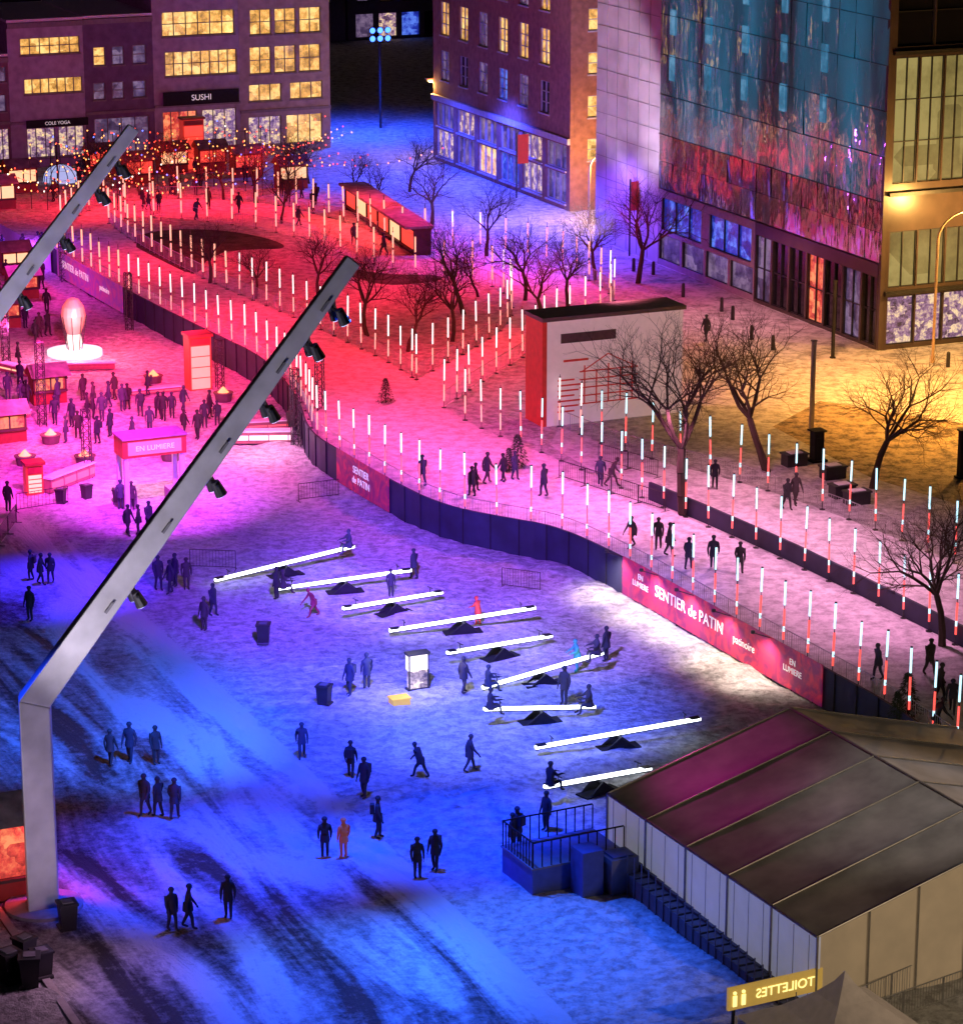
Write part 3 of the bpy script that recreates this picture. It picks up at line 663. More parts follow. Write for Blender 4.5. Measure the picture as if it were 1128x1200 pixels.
# sledge tracks and ruts pressed into the snow field
mb=MB()
for i in range(26):
    p=G(random.uniform(330,820),random.uniform(700,1060),0); an=random.uniform(0,6.28); d=Vector((math.cos(an),math.sin(an),0)); L_=random.uniform(3,7); cv=random.uniform(-.12,.12); q=p; pts=[p]
    for k in range(10):
        an+=cv; q=q+Vector((math.cos(an),math.sin(an),0))*L_/10; pts.append(q)
    if any((x.x*D2.x+x.y*D2.y)<42 for x in pts): continue
    for a,b_ in zip(pts,pts[1:]):
        n=Vector((-(b_-a).y,(b_-a).x,0)).normalized()
        for o_ in (-.28,.28):
            A=a+n*o_; B=b_+n*o_; A.z=gz(A.x,A.y)+.0; B.z=gz(B.x,B.y)+.0
            k=len(mb.v)
            mb.quad([A-n*.12+Z*.0,A+Z*.07,B+Z*.07,B-n*.12+Z*.0]); mb.quad([A+Z*.07,A+n*.12,B+n*.12,B+Z*.07])
mb.obj('snow_track_ridges',[snow],smooth=True,recalc=False)
# ---------------- tent ----------------
e=empty('marquee_tent'); TA=math.radians(26.5); t1=Vector((-math.sin(TA),math.cos(TA),0)); t2=Vector((math.cos(TA),math.sin(TA),0))
PT=G(712,1012,0); nearP=G(952,1190,0); Lt=(nearP-PT).dot(-t1)
ri=onplane(PT,t2,925,830); wr=(ri-PT).dot(t2); hr=ri.z; he=zof(PT,930)
fr=(PT,t2,-t1)
roofm=mat('tent_roof_fabric',(.36,.34,.34),.6,sc_=.7,nz=.3,bump=.35); wallf=mat('tent_wall_fabric',(.7,.7,.72),.6,sc_=.8,nz=.1,bump=.25,em=(.6,.62,.8),es=.2); gabm=mat('tent_gable_fabric',(.6,.52,.42),.6,sc_=.8,nz=.12,bump=.25,em=(.65,.45,.25),es=.12)  # wall and gable emission is light put into the fabric
rf=MB(); nb=5
def tp(x,y,z): return PT+t2*x-t1*y+Z*z
def rp(yy,f,side):
    x=wr*f if side==0 else 2*wr-wr*f
    q=(yy*nb/Lt)%1 if yy<Lt-1e-3 else 0
    sag=.2*math.sin(math.pi*q)*math.sin(math.pi*f)
    return tp(x,yy,he+(hr-he)*f-sag)
for side in (0,1):
    NY=nb*6; NX=8; k0=len(rf.v)
    for a in range(NY+1):
        for b_ in range(NX+1): rf.v.append(rp(Lt*a/NY,b_/NX,side))
    for a in range(NY):
        for b_ in range(NX):
            k=k0+a*(NX+1)+b_; rf.f.append([k,k+1,k+NX+2,k+NX+1]); rf.m.append(side)
rf.obj('roof',[roofm,mat('tent_roof_lit_slope',(.5,.46,.48),.6,sc_=.7,nz=.2,bump=.3)],e,smooth=True)  # same fabric, far slope coloured lighter as the better lit side
wl=MB(); wl.fbox(fr,0,.08,0,Lt,0,he); wl.fbox(fr,2*wr-.08,2*wr,0,Lt,0,he)
for yy in (.04,Lt-.04): wl.quad([tp(.08,yy,0),tp(2*wr-.08,yy,0),tp(2*wr-.08,yy,he),tp(wr,yy,hr-.02),tp(.08,yy,he)],1 if yy>1 else 0)
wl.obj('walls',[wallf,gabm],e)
st_=MB()
for k in range(nb+1):
    y=Lt*k/nb; st_.cyl(tp(-.06,y,0),tp(-.06,y,he),.05,n=6); st_.cyl(tp(-.02,y,he+.03),tp(wr,y,hr+.03),.035,n=6); st_.cyl(tp(2*wr,y,he+.03),tp(wr,y,hr+.03),.035,n=6)
st_.cyl(tp(-.05,0,he),tp(-.05,Lt,he),.06,n=6); st_.cyl(tp(wr,0,hr+.03),tp(wr,Lt,hr+.03),.05,n=6)
for k in range(1,8): st_.cyl(tp(wr*k/4,Lt+.03,0),tp(wr*k/4,Lt+.03,he+(hr-he)*(1-abs(1-k/4))),.04,n=6)
for k in range(nb*3): st_.cyl(tp(-.07,Lt*(k+.5)/nb/3,.02),tp(-.07,Lt*(k+.5)/nb/3,he-.1),.014,n=4,mi=0)
st_.obj('frame',[mat('aluminium',(.4,.38,.37),.45,.5)],e)
e=empty('service_platform'); mb=MB(); q=(tp(-1.6,-1.0,0),t2,-t1)
mb.fbox(q,-2.6,1.4,0,2.6,0,1.1,0); mb.fbox(q,-2.65,1.45,-.05,2.65,1.103,1.18,1)
for x in [ -2.6+.4*k for k in range(11)]: mb.fbox(q,x,x+.04,0,.04,1.18,2.2,2); mb.fbox(q,x,x+.04,2.56,2.6,1.18,2.2,2)
for y in [.25*k for k in range(11)]: mb.fbox(q,-2.6,-2.56,y,y+.04,1.18,2.2,2)
mb.fbox(q,-2.6,1.4,-.005,.045,2.2,2.25,2); mb.fbox(q,-2.605,-2.555,0,2.6,2.2,2.25,2); mb.fbox(q,-2.6,1.4,2.555,2.605,2.2,2.25,2)
mb.fbox(q,-1.0,-.1,2.7,3.7,0,1.9,0); mb.fbox(q,.1,1.3,2.9,4.0,0,1.5,1); mb.fbox(q,.25,1.15,3.05,3.85,1.503,1.56,0)
for k in range(26):
    y=2.8+k*.55; h=1.1*(1-k/27)
    mb.fbox(q,1.42,1.56,y,y+.5,0,h,3); mb.fbox(q,.75,1.4,y+1.3,y+1.75,0,h*.8,3); mb.fbox(q,.7,.74,y+1.3,y+1.34,0,h*.8+.9,1)
mb.obj('deck_and_boxes',[mat('blue_steel_panel',(.06,.09,.3),.5),mat('deck_top',(.15,.15,.2),.6),black,mat('stair_tread',(.08,.08,.1),.6)],e)
e=empty('toilet_sign'); sp=G(905,1200,0); a=onplane(sp,t2,852,1168); b_=onplane(sp,t2,962,1150); zm=(a.z+b_.z)/2
mb=MB(); f2=(Vector((a.x,a.y,0)),t2,-t1); Ls=(Vector((b_.x,b_.y,0))-Vector((a.x,a.y,0))).length
mb.fbox(f2,0,Ls,-.06,.06,zm-.42,zm+.42,0); mb.fbox(f2,.2,.3,-.05,.05,0,zm-.42,1); mb.fbox(f2,Ls-.3,Ls-.2,-.05,.05,0,zm-.42,1)
mb.obj('panel',[mat('sign_yellow',(.45,.33,.1),.5,em=(1,.6,.12),es=.3),dark],e)
text('TOILETTES',f2[0]+t2*(Ls*.6)-t1*.08+Z*zm,t2,-t1,.5,mat('sign_letters',(.9,.8,.3),.5,em=(1,.85,.3),es=1.3),e,mirror=True)
ic=MB()
for k in (0.25,.6):
    c=f2[0]+t2*k-t1*.08+Z*(zm+.22); ic.lathe(c+Z*0,[(0,-.07),(.06,-.04),(.07,0),(.06,.04),(0,.07)],8); ic.fbox((c,t2,-t1),-.08,.08,-.0,.03,-.5,-.1)
ic.obj('figures',[MATS['sign_letters']],e)
e=empty('pagoda_tent'); c=G(985,1262,0); zt=zof(c,1138); mb=MB(); R_=[2.6,1.5,.7,.25,.02]; zz=[zt-2.2,zt-1.55,zt-.9,zt-.4,zt]
for (r0,za),(r1,zb) in zip(zip(R_,zz),zip(R_[1:],zz[1:])):
    cs=lambda r,z:[c+t2*x*r+t1*y*r+Z*z for x,y in((-1,-1),(1,-1),(1,1),(-1,1))]
    A_,B_=cs(r0,za),cs(r1,zb)
    for i in range(4): mb.quad([A_[i],A_[(i+1)%4],B_[(i+1)%4],B_[i]])
for x,y in((-1,-1),(1,-1),(1,1),(-1,1)): p=c+t2*x*2.6+t1*y*2.6; mb.cyl(p,p+Z*(zt-2.2),.05,n=6)
mb.obj('canopy',[mat('pagoda_fabric',(.5,.45,.45),.6,em=(.5,.35,.25),es=.12)],e)
# ---------------- generic small items ----------------
def barrier(u0,v0,u1,v1,z=0,L=2.3,name='crowd_barrier',m=None):
    a=G(u0,v0,z); b_=G(u1,v1,z); n=max(1,round((b_-a).length/L)); mb=MB()
    for k in range(n):
        p=a.lerp(b_,k/n); q=a.lerp(b_,(k+1)/n-.03/n); d=(q-p)
        for zz in (.15,1.05): mb.cyl(p+Z*zz,q+Z*zz,.022,n=6)
        for t in (0,1): r=p+d*t; mb.cyl(r,r+Z*1.05,.022,n=6); sd=d.normalized().cross(Z)*.3; mb.cyl(r-sd+Z*.02,r+sd+Z*.02,.02,n=6)
        for t in range(1,14): r=p+d*t/14; mb.cyl(r+Z*.15,r+Z*1.05,.01,n=4)
    mb.obj(name,[m or dark])
barrier(223,666,278,668); barrier(588,688,634,694); barrier(20,600,82,590); barrier(350,588,398,582); barrier(0,640,20,612); barrier(1000,1192,1128,1135,0,m=steel); barrier(1010,1210,1150,1160,0,m=steel)
barrier(655,560,780,600,T); barrier(770,560,700,540,T)
def bin_(u,v,z=0,s=1):
    c=G(u,v,z); mb=MB(); mb.hexa([Vector((x*.26,y*.26,0)) for x,y in((-1,-1),(1,-1),(1,1),(-1,1))]+[Vector((x*.33,y*.33,1.0)) for x,y in((-1,-1),(1,-1),(1,1),(-1,1))],0)
    mb.fbox((Vector((0,0,0)),Vector((1,0,0)),Vector((0,1,0))),-.37,.37,-.37,.37,1.003,1.09,0); mb.fbox((Vector((0,0,0)),Vector((1,0,0)),Vector((0,1,0))),-.2,.2,-.2,.2,1.093,1.13,1)
    mb.cyl((-.3,-.3,.08),(-.3,.3,.08),.09,n=8,mi=0)
    o=mb.obj('waste_bin',[mat('bin_plastic',(.02,.02,.022),.5),mat('bin_frost',(.12,.12,.13),.8)],loc=c); o.rotation_euler=(0,0,random.random()*3); o.scale=(s,s,s)
for a in ((309,754,0,.95),(380,826,0,.9),(80,1088,0,1),(12,1150,0,1.1),(36,1155,0,1.1),(50,1145,0,1),(30,1130,0,1),(102,585,0,.8),(138,590,0,.8),(72,590,0,.8)): bin_(*a)
e=empty('illuminated_totem'); c=G(489,808,0); mb=MB(); f=(c,D2,-D1)
mb.fbox(f,-.55,.55,-.22,.22,.0,.12,2); mb.fbox(f,-.45,.45,-.15,.15,.123,1.0,1); mb.fbox(f,-.5,.5,-.2,.2,1.003,1.75,0); mb.fbox(f,-.56,.56,-.26,.26,1.753,1.85,2)
for x in (-.5,.44): mb.fbox(f,x,x+.06,.153,.21,.123,1.75,2)
mb.obj('body',[glow('totem_white',(1,.9,.8),1.8),winmat('totem_art',(1,.85,.75),(.4,.3,.3),1.4,3),dark],e)
mb=MB(); c=G(468,826,0); mb.fbox((c,D2,-D1),-.42,.42,-.3,.3,.02,.32); mb.fbox((c,D2,-D1),-.47,.47,-.34,.34,.323,.4); mb.obj('yellow_crate',[mat('yellow_plastic',(.8,.5,.03),.5,em=(1,.6,.05),es=.4)])
# info pavilion
e=empty('information_pavilion'); a=G(640,500,T); Ux=D2; Wp=along(a,Ux,798,T); ht=zof(a,377)-T; f=(a,Ux,-D1); mb=MB()
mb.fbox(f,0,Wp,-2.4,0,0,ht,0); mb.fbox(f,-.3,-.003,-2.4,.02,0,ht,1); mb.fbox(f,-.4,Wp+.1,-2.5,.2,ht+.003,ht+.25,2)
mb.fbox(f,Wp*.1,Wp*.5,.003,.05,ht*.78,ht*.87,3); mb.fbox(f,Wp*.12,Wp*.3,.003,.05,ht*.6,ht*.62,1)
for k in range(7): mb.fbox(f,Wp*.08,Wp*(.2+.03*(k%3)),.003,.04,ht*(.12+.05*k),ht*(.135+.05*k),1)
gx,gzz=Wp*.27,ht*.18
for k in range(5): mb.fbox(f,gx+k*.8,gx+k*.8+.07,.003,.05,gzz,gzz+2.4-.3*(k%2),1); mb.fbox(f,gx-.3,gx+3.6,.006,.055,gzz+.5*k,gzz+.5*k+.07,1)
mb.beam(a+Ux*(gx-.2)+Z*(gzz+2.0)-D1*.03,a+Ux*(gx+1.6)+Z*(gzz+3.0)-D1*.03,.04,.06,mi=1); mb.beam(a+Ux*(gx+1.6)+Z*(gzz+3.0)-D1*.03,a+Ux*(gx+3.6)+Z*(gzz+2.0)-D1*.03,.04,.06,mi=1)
mb.obj('body',[mat('pavilion_panel',(.7,.64,.62),.55,nz=.05,em=(.9,.55,.58),es=.28),mat('pavilion_red',(.5,.03,.03),.5,em=(1,.05,.03),es=.15),mat('pavilion_roof',(.2,.15,.13),.7),mat('pavilion_text',(.15,.1,.1),.6)],e)  # panel emission stands in for warm light on the board
def lamp(u,v,vt,z,name='street_lamp',arm=2.2,ad=None,col=(1,.5,.12),pw=1500,lens=12):
    P=G(u,v,z); h=zof(P,vt)-z; ad=ad or D2; mb=MB(); e=empty(name)
    mb.cyl(P,P+Z*.5,.16,.14,n=10,mi=0)
    pts=[P+Z*.5,P+Z*(h*.55),P+Z*(h*.82)]+[P+Z*(h*.82+(h*.18)*math.sin(t))+ad*(arm*(1-math.cos(t))) for t in [math.pi/2*k/6 for k in range(1,7)]]
    for i,(p,q) in enumerate(zip(pts,pts[1:])): mb.cyl(p,q,.1-.006*i,.094-.006*i,n=8,mi=0)
    t=pts[-1]; mb.beam(t-ad*.1,t+ad*.7,.3,.14,mi=0); mb.lathe(t+ad*.35-Z*.12,[(0,-.2),(.22,-.12),(.26,0),(.12,.06)],10,1)
    mb.obj('post_and_head',[mat('lamp_post_tan',(.45,.32,.2),.5),glow('sodium_lens',(1,.5,.12),lens)],e); 
    if pw: point('bulb',t+ad*.35-Z*.6,col,pw,.15)
lamp(1092,425,250,T,pw=5200); lamp(512,185,92,T,arm=-1,pw=1300); lamp(690,262,185,T,arm=.6,pw=3600)
lamp(1210,470,290,T,pw=5500)
def post(u,v,vt,z,w=.25,name='signal_post',m=None):
    P=G(u,v,z); h=zof(P,vt)-z; mb=MB(); f=(P,D2,-D1); mb.fbox(f,-w/2,w/2,-w/2,w/2,0,h); mb.fbox(f,-w*.7,w*.7,-w*.7,w*.7,h+.003,h+.08); mb.fbox(f,-w*.8,w*.8,-w*.8,w*.8,-.01,.12); mb.fbox(f,-w*.3,w*.3,w*.5+.003,w*.5+.04,h*.5,h*.8); mb.obj(name,[m or black])
post(950,505,400,T,.22,'wayfinding_post',mat('post_grey',(.3,.28,.3),.5)); post(975,420,330,T,.18); post(956,540,505,T,.6,'electrical_cabinet'); post(1125,560,505,T,.35,'wayfinding_post')
for u,v in ((986,582),(975,560),(930,545),(1003,590)):
    mb=MB(); mb.fbox((G(u,v,T),D2,-D1),-.65,.65,-.4,.4,0,.65); mb.fbox((G(u,v,T),D2,-D1),-.72,.72,-.47,.47,.653,.75,0); mb.fbox((G(u,v,T),D2,-D1),-.4,.4,-.3,.3,.753,.8,1); mb.obj('planter_box',[mat('planter_black',(.03,.03,.035),.5),snowwhite])
for u,v in ((742,318),(765,322),(800,348),(858,375),(845,365),(905,410),(1110,430),(880,398)): 
    mb=MB(); P=G(u,v,T); mb.lathe(P,[(.14,0),(.12,.9),(.1,1.0),(0,1.05)],10); mb.obj('bollard',[dark])
for u,vt,vb,vp in ((605,158,192,232),(737,213,247,300)):
    P=G(u,vp,T); mb=MB(); zt_=zof(P,vt); zb_=zof(P,vb); mb.cyl(P,Vector((P.x,P.y,zt_+.2)),.07,n=8,mi=0); mb.fbox((Vector((P.x,P.y,0)),D2,-D1),.1,1.1,-.03,.03,zb_,zt_,1); mb.obj('pole_banner',[dark,mat('banner_cloth_red',(.4,.02,.04),.6,em=(1,.05,.08),es=.12)])
# ---------------- village / event area ----------------
redl=glow('stall_red_glow',(1,.06,.03),1.3); warmw=glow('stall_warm_glow',(1,.5,.25),1.6); pinkw=glow('stall_pink_glow',(1,.6,.75),1.9)
huts=[mat('hut_dark',(.06,.03,.03),.8),redl,warmw,mat('hut_roof',(.25,.2,.22),.8,nz=.4,sc_=1.5),mat('hut_red',(.2,.02,.02),.6,em=(1,.04,.02),es=.05),MATS['window_red']]
def hut(u,v,z,w,d,h,glowi=1,name='market_hut'):
    P=G(u,v,z); f=(P,D2,-D1); mb=MB()
    mb.fbox(f,-w/2,w/2,-d,-.1,0,h,4); mb.fbox(f,-w/2+.15,w/2-.15,-.097,-.05,.95,h-.25,glowi); mb.fbox(f,-w/2,w/2,-.097,.15,.8,.93,0)
    for x in (-w/2,0,w/2-.1): mb.fbox(f,x,x+.1,-.05,.0,.93,h,0)
    a=[P+D2*x+D1*y+Z*zz for x,y,zz in((-w/2-.2,-.5,h),(w/2+.2,-.5,h),(w/2+.2,d+.2,h),(-w/2-.2,d+.2,h))]; rdg=[P+D2*x+D1*(d/2)+Z*(h+.7) for x in(-w/2-.2,w/2+.2)]
    mb.quad([a[0],a[1],rdg[1],rdg[0]],3); mb.quad([a[3],a[2],rdg[1],rdg[0]],3); mb.quad([a[0],a[3],rdg[0]],4); mb.quad([a[1],a[2],rdg[1]],4)
    mb.obj(name,huts)
for u,v,gi in ((28,226,2),(122,206,1),(165,216,1),(205,204,2),(292,208,1),(345,222,2),(250,202,1),(2,246,2)): hut(u,v,T,2.6,1.6,2.2,gi)
for u,v,gi in ((8,386,5),(30,352,5),(12,520,5),(60,474,5),(20,322,2)): hut(u,v,0,2.2,1.3,1.9,gi)
a=G(404,246,T); b_=G(482,300,T); U_=(b_-a).normalized(); N_=Vector((U_.y,-U_.x,0)); L_=(b_-a).length; f=(a,U_,N_); mb=MB(); nb_=max(6,int(L_/3))
mb.fbox(f,0,L_,-1.6,-.2,0,2.1,0); mb.fbox(f,-.1,L_+.1,-1.8,.5,2.103,2.3,3)
for k in range(nb_):
    x=L_*k/nb_; mb.fbox(f,x,x+.12,-.19,0,0,2.1,0); mb.fbox(f,x+.2,x+L_/nb_-.1,-.19,-.12,.5,1.9,2 if k%3==1 else 1); mb.fbox(f,x+.12,x+L_/nb_,-.118,.1,.4,.48,0)
mb.obj('lit_booth_row',huts)
mb=MB(); Pd=G(72,212,T); mb.lathe(Pd,[(1.6*math.cos(t),1.6*math.sin(t)*.95) for t in [math.pi/2*k/8 for k in range(9)]],20,0)
for k in range(6): 
    t=math.pi*k/6
    for j in range(8):
        a=math.pi*j/8; b2=math.pi*(j+1)/8; q=lambda a_:Pd+Vector((math.cos(t)*math.cos(a_),math.sin(t)*math.cos(a_),math.sin(a_)*.95))*1.63
        mb.cyl(q(a),q(b2),.04,n=5,mi=1)
mb.obj('igloo_dome',[glow('dome_glow',(.5,.55,1),.9),dark])
mb=MB()
for i in range(40):
    a=G(random.uniform(-30,350),random.uniform(190,248),T); b_=a+Vector((random.uniform(6,14),random.uniform(-8,4),0)); za=random.uniform(2.5,4.5)
    prev=None
    for k in range(15):
        t=k/14; p=a.lerp(b_,t)+Z*(za-1.2*math.sin(math.pi*t)); mb.lathe(p,[(0,-.09),(.08,0),(0,.09)],5,random.choice([0,0,1,1,i%4])); 
        if prev is not None: mb.cyl(prev,p,.012,n=3,mi=4,cap=False)
        prev=p
    mb.cyl(Vector((a.x,a.y,T)),a+Z*za,.04,n=5,mi=4)
mb.obj('string_lights',[glow('bulb_red',(1,.06,.03),4),glow('bulb_amber',(1,.35,.08),4),glow('bulb_white',(1,.85,.7),3),glow('bulb_blue',(.1,.15,1),5),dark])
def kiosk(u,v,vt,w,d,m,name='lit_kiosk',z=0):
    P=G(u,v,z); h=zof(P,vt)-z; f=(P,D2,-D1); mb=MB(); mb.fbox(f,-w/2,w/2,-d,0,0,h,0); mb.fbox(f,-w/2+.12,w/2-.12,.003,.05,.15,h-.6,1); mb.fbox(f,-w/2-.1,w/2+.1,-d-.1,.2,h+.003,h+.18,2)
    mb.fbox(f,-w/2+.1,w/2-.1,.003,.08,h-.5,h-.1,2)
    for k in range(1,4): mb.fbox(f,-w/2+.12,w/2-.12,.053,.08,.15+(h-.75)*k/4,.2+(h-.75)*k/4,0)
    mb.obj(name,[mat('kiosk_red',(.5,.03,.03),.5,em=(1,.05,.03),es=.35),m,mat('kiosk_trim',(.3,.02,.03),.5)])
kiosk(236,458,395,1.5,1.2,glow('kiosk_screen',(1,.3,.2),1.5)); kiosk(42,580,545,1.0,.7,warmw,'heater_stand')
e=empty('entrance_gate'); P=G(148,602,0); Wg=along(P,D2,218,0); zt_=zof(P,505); f=(P,D2,-D1); mb=MB()
for x in (0,Wg-.25): mb.fbox(f,x,x+.25,-.25,0,0,zt_-1.6,0); mb.fbox(f,x,x+.25,-1.6,-1.35,0,zt_-1.6,0)
mb.fbox(f,-.1,Wg+.1,-1.6,.1,zt_-1.6,zt_-.55,1); mb.fbox(f,-.15,Wg+.15,-1.7,.2,zt_-.547,zt_-.45,2); mb.fbox(f,.2,Wg-.2,.103,.15,zt_-1.45,zt_-.7,3)
mb.fbox(f,.3,.8,-1.4,-.4,.0,1.0,2); mb.fbox(f,Wg-.8,Wg-.3,-1.4,-.4,0,1.0,2)
mb.obj('arch',[white,mat('gate_red',(.4,.02,.03),.5,em=(1,.04,.05),es=.3),mat('gate_top',(.35,.2,.25),.6),glow('gate_screen',(1,.12,.08),1.1),pinkw],e)
text('EN LUMIERE',P+D2*Wg/2-D1*.2+Z*(zt_-1.08),D2,-D1,.42,txtm,e)
def counter(u0,v0,u1,v1,m,h=1.1,d=1.0,name='lit_bar_counter'):
    a=G(u0,v0,0); b_=G(u1,v1,0); U_=(b_-a).normalized(); N_=Vector((U_.y,-U_.x,0)); L_=(b_-a).length; mb=MB(); f=(a,U_,N_)
    mb.fbox(f,0,L_,-d,0,.1,h,0); mb.fbox(f,-.05,L_+.05,-d-.05,.08,h+.003,h+.08,1); mb.fbox(f,.05,L_-.05,.003,.03,.3,h-.2,2)
    for k in range(int(L_/1.2)+1): mb.fbox(f,min(L_-.06,k*1.2),min(L_-.06,k*1.2)+.06,.033,.06,.1,h,0)
    mb.obj(name,[mat('counter_frame',(.3,.1,.12),.5),white,m])
counter(268,522,342,521,pinkw,.8,.7); counter(268,508,342,504,redl,.6,.6); counter(60,580,112,560,redl,.9,.6); counter(55,436,135,434,redl,.5,.6); counter(0,436,36,444,warmw,.6,.6); counter(150,466,212,460,redl,.4,.5); counter(0,500,36,490,pinkw,.5,.6)
for u,v in ((60,520),(30,545),(100,545),(200,540),(262,470),(180,450)):
    P=G(u,v,0); mb=MB(); mb.cyl(P,P+Z*.55,.5,.6,n=12,mi=0); mb.lathe(P+Z*.55,[(.45,0),(.3,.12),(.15,.3),(0,.45)],8,1); mb.cyl(P+Z*.552,P+Z*.6,.66,n=14,mi=0); mb.obj('fire_table',[mat('fire_bowl',(.1,.07,.07),.6),glow('flame',(1,.25,.05),3)])
e=empty('glowing_lantern_sculpture'); P=G(88,416,0); mb=MB(); mb.lathe(P,[(1.9,0),(1.9,.35),(1.7,.4),(0,.4)],24,0); mb.lathe(P,[(.35,.4),(.55,.9),(.45,1.5)],16,1); mb.lathe(P,[(.45,1.5),(.7,2.1),(.85,2.8),(.75,3.4),(.4,3.9),(0,4.05)],16,2)
for k in range(8):
    t=k*math.pi/4; mb.cyl(P+Vector((.5*math.cos(t),.5*math.sin(t),.4)),P+Vector((.9*math.cos(t),.9*math.sin(t),2.8)),.03,n=5,mi=3)
mb.obj('lantern',[pinkw,glow('lantern_white',(1,.7,.6),1.6),glow('lantern_red',(1,.15,.08),.9),dark],e)
def truss(u,v,vt,z,w=.45,m=None,name='truss_tower'):
    P=G(u,v,z); h=zof(P,vt)-z; mb=MB(); cs=[P+D2*x*w+D1*y*w for x,y in((-.5,-.5),(.5,-.5),(.5,.5),(-.5,.5))]
    for c in cs: mb.cyl(c,c+Z*h,.03,n=6)
    k=0
    while k*w<h:
        z0_=k*w; z1_=min(h,z0_+w)
        for i in range(4): mb.cyl(cs[i]+Z*z0_,cs[(i+1)%4]+Z*z1_,.018,n=4); mb.cyl(cs[i]+Z*z1_,cs[(i+1)%4]+Z*z1_,.018,n=4)
        k+=1
    mb.obj(name,[m or dark]); return P+Z*h
for a in ((347,525,432,0),(375,480,420,T),(152,388,320,0),(258,455,398,0),(103,560,480,0),(50,500,400,0),(8,430,330,0),(75,330,270,0)): truss(*a)
def lightcluster(z,P):
    mb=MB()
    for i in (-1,0,1):
        for j in (0,1): c=P+D2*i*.8+Z*j*.8; mb.cyl(c+D1*.2,c-D1*.1,.28,.34,n=12,mi=0); mb.cyl(c-D1*.11,c-D1*.13,.28,n=12,mi=1)
    mb.beam(P-D2*1.3-Z*.4,P+D2*1.3-Z*.4,.08,.08,mi=0)
    mb.cyl(Vector((P.x,P.y,z)),P-Z*.4,.12,n=8,mi=0)
    mb.obj('blue_stage_lights',[dark,glow('blue_lens',(.04,.15,1),6)])
for u,v,vt in ((137,188,85),(446,150,45)):
    P=G(u,v,T); lightcluster(T,Vector((P.x,P.y,zof(P,vt))))
kiosk(228,200,140,2.0,1.0,redl,'red_light_totem',T)
hut(-14,1060,0,4,3,3.2,5,'festival_booth')
# snow banks
mb=MB()
def mound(mb,P,r,h,sd):
    n=10; k=len(mb.v); mb.v.append(P+Z*h)
    for ring in (.35,.7,1):
        for i in range(n):
            t=6.283*i/n; rr=r*ring*(1+.3*noise.noise(P*.7+Vector((math.cos(t),math.sin(t),sd)))); hh=h*(math.cos(ring*math.pi/2)**1.0)*(1+.3*noise.noise(P+Vector((math.cos(t)*3,math.sin(t)*3,ring)))); mb.v.append(P+Vector((rr*math.cos(t),rr*math.sin(t),hh-.03)))
    for i in range(n): mb.f.append([k,k+1+i,k+1+(i+1)%n]); mb.m.append(0)
    for g_ in (0,1):
        for i in range(n): j=(i+1)%n; mb.f.append([k+1+g_*n+i,k+1+(g_+1)*n+i,k+1+(g_+1)*n+j,k+1+g_*n+j]); mb.m.append(0)
for i in range(55,len(WALL)-6):
    d=(WALL[i+1]-WALL[i]).normalized(); n=Vector((d.y,-d.x,0))
    if random.random()<.7: mound(mb,WALL[i]+n*random.uniform(.8,2.2)-Z*.03,random.uniform(.8,1.8),random.uniform(.12,.35),i)
for i in range(60):
    mound(mb,SP(24.2+random.uniform(-1.6,.2),75+i*.9,-.03),random.uniform(.5,1.3),random.uniform(.12,.35),i)
mb.obj('snow_bank',[snow],smooth=True)
# ---------------- lights ----------------
BL=(.004,.045,1.0); BH=(.02,.12,1.0); RD=(1.0,.014,.045); OR=(1,.4,.06)
gs=G
LM=Vector((-36,112,24))
t_=tip1-Z*1.5
spot('stage_light',t_,gs(250,1010),BL,125000,40,.9)
spot('stage_light',t_,gs(400,1150),BH,95000,32,.9)
spot('stage_light',t_,gs(620,1120),BH,95000,34,.9)
spot('stage_light',t_,gs(560,980),BL,115000,34,.9)
spot('stage_light',el1.lerp(tip1,.7)-Z*1.5,gs(140,850),BH,90000,44,.9)
spot('stage_light',LM,gs(330,1180),BL,90000,18,.9)
spot('stage_light',t_,gs(380,860),(.01,.045,1),115000,40,.9)
spot('stage_light',t_,gs(600,850),(.06,.1,1),135000,34,.9)
spot('stage_light',t_,gs(430,750),(.1,.07,1),135000,34,.9)
spot('stage_light',t_,gs(300,660),(.2,.03,1),130000,32,.9)
spot('stage_light',t_,gs(530,650),(.33,.08,1),170000,28,.9)
spot('stage_light',t_,gs(700,740),(.32,.18,1),120000,22,.9)
spot('stage_light',tip2-Z*1.5,gs(60,690),(.04,.015,.9),90000,34,.9)
spot('stage_light',tip2-Z*1.5,gs(190,590),(.75,.05,1),120000,30,.9)
spot('stage_light',tip2-Z*1.5,gs(50,540),(1,.03,.7),120000,34,.9)
spot('stage_light',tip2-Z*1.5,gs(130,470),(1,.04,.35),120000,34,.9)
spot('stage_light',tip2-Z*1.5,gs(50,370),(.9,.05,.55),80000,44,.9)
def wash(u,v,col,pw,h,ang=132,z=T):
    P=G(u,v,z); spot('added_wash_light',P+Z*h,P,col,pw,ang,.7,.5)  # added spot without a fixture, spreads coloured light on the ground below
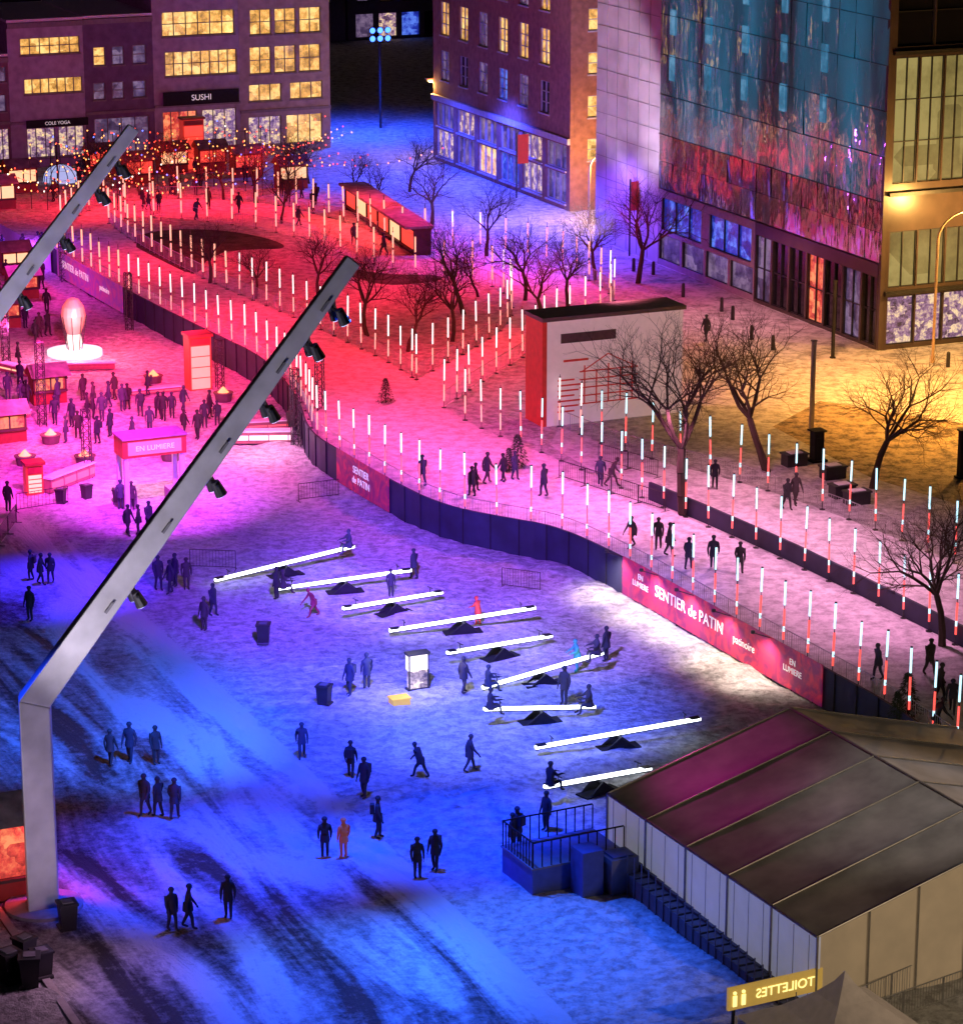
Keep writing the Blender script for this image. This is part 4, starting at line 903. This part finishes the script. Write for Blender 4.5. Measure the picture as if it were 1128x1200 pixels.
for (u,v,col,pw,h) in ((430,490,(1,.05,.22),4600,7),(520,530,(1,.08,.33),4200,7),(610,570,(1,.12,.45),3300,7),(700,600,(1,.2,.55),2000,6),(390,425,RD,5000,8),(290,375,RD,5500,8),(170,310,RD,5000,8),(530,440,(1,.02,.1),4400,8),(640,400,RD,4200,8),(560,325,RD,4600,8),(450,345,RD,5200,8),(330,305,RD,3000,8),(410,270,(1,.04,.05),5500,7),(300,240,RD,5500,7),(200,238,RD,5500,7),(100,245,RD,5000,7),(490,290,RD,3500,8),(720,345,(1,.03,.2),3200,8),(780,610,(1,.3,.6),1700,6),(860,640,(1,.36,.65),1600,6),(940,690,(1,.36,.65),1600,6),(1040,740,(1,.36,.65),1700,6),(1050,670,(1,.4,.6),1500,6),(960,615,(1,.36,.6),1500,6),(850,570,(1,.33,.5),1500,6),(720,470,(1,.2,.35),2400,8)):
    wash(u,v,col,pw,h)
for (u,v,col,pw) in ((60,505,(1,.04,.35),4500),(160,500,(1,.04,.3),4500),(250,545,(1,.06,.5),4200),(120,420,(1,.02,.15),4500),(220,440,(1,.02,.1),4200),(20,350,(.8,.03,.5),3500),(30,580,(1,.04,.6),3000)):
    wash(u,v,col,pw,7,130,0)
for (u,v,col,pw) in ((90,425,(1,.5,.5),750),(240,470,(1,.08,.1),650),(305,535,(1,.5,.65),800),(180,575,(1,.5,.6),550),(60,525,(1,.15,.06),500),(150,440,(1,.04,.08),600),(485,815,(1,.9,.75),330),(45,1050,(1,.03,.04),700),(110,1150,(.7,.35,.6),350),(30,310,(.45,.05,1),1600),(10,430,(1,.08,.45),900)):  # dull pink one by the kerb is added to brighten snow, no booth there
    point('booth_and_fill_light',G(u,v,0)+Z*2.8,col,pw,.3)
def wash2(u,v,col,pw,ang=140):
    P=G(u,v,T); spot('added_street_wash',P+Z*9,P,col,pw,ang,.6,.8)  # added overhead spot, no fixture, tints the far street
for (u,v,col,pw) in ((430,160,(.02,.07,1),20000),(600,268,(.05,.06,1),15000),(690,300,(.2,.05,.8),5000),(470,205,(.03,.06,1),14000),(560,225,(.04,.06,1),13000),(640,300,(.1,.05,1),7000)):
    wash2(u,v,col,pw)
for (u,v,col,pw) in ((120,180,(.2,.05,1),3000),(40,180,(.2,.06,1),3200),(230,176,(.42,.25,.9),1900),(335,172,(.6,.42,.55),1800)):
    point('added_street_wash',G(u,v,T)+Z*8,col,pw,.8)  # added bare points that tint the back row of buildings
spot('added_facade_fill',G(540,300,T)+Z*2,onplane(PB,U,600,80),(.45,.22,1),10000,70)  # both facade spots are added fill, no fixture stands there
spot('added_facade_fill',G(660,350,T)+Z*2,onplane(PC,U,735,120),(.8,.6,.85),34000,40)
wash(1180,500,OR,14000,9,140); wash(1060,470,OR,11000,9,140); wash(960,440,(1,.4,.15),5500,9,140); wash(860,380,(1,.35,.4),3500,8,140)
for tgt,src,pw in ((el1.lerp(tip1,.55),G(-60,1230,0)+Z*3,26000),(el1.lerp(tip1,.0)-Z*3,G(-60,1280,0)+Z*3,4200),(el2.lerp(tip2,.7),G(-160,900,0)+Z*2,26000)):
    spot('added_mast_fill',src,tgt,(.62,.56,.68),pw,44,.7,.2)  # added fill from out of view, brightens the mast arms
spot('tent_area_light',Vector((30,78,16)),tp(9,Lt,3),(1,.74,.45),8000,70)
spot('added_tent_roof_fill',tp(wr*1.4,Lt*.75,25),tp(wr*1.1,Lt*.65,3),(1,.9,.84),3600,38,.7)  # unseen lamp added above the tent to lift the roof tone
spot('added_tent_pink_fill',tp(wr*.6,-7,9),tp(wr*.6,1.0,3.5),(1,.05,.5),1300,50,.8)  # unseen lamp added for the pink tint at the far end
# ---------------- world / sun / camera ----------------
w=bpy.data.worlds.new('World'); sc.world=w; w.use_nodes=True; n=w.node_tree.nodes; bg=n['Background']; sky=n.new('ShaderNodeTexSky'); sky.sky_type='NISHITA'; sky.sun_disc=False; sky.sun_elevation=math.radians(-4); sky.sun_rotation=math.radians(200)
w.node_tree.links.new(sky.outputs['Color'],bg.inputs['Color']); bg.inputs['Strength'].default_value=.08
sl=bpy.data.lights.new('moon_sun','SUN'); sl.energy=.01; sl.angle=math.radians(.5); sl.color=(.7,.75,1); so=bpy.data.objects.new('moon_sun',sl); sc.collection.objects.link(so); so.rotation_euler=(math.radians(50),0,math.radians(-160))
cd=bpy.data.cameras.new('Camera'); co=bpy.data.objects.new('Camera',cd); sc.collection.objects.link(co); co.location=(0,0,H); co.rotation_euler=(math.pi/2-TH,0,0)
cd.sensor_fit='AUTO'; cd.sensor_width=36; cd.lens=36*F/1200; cd.clip_end=12000; cd.clip_start=1; sc.camera=co
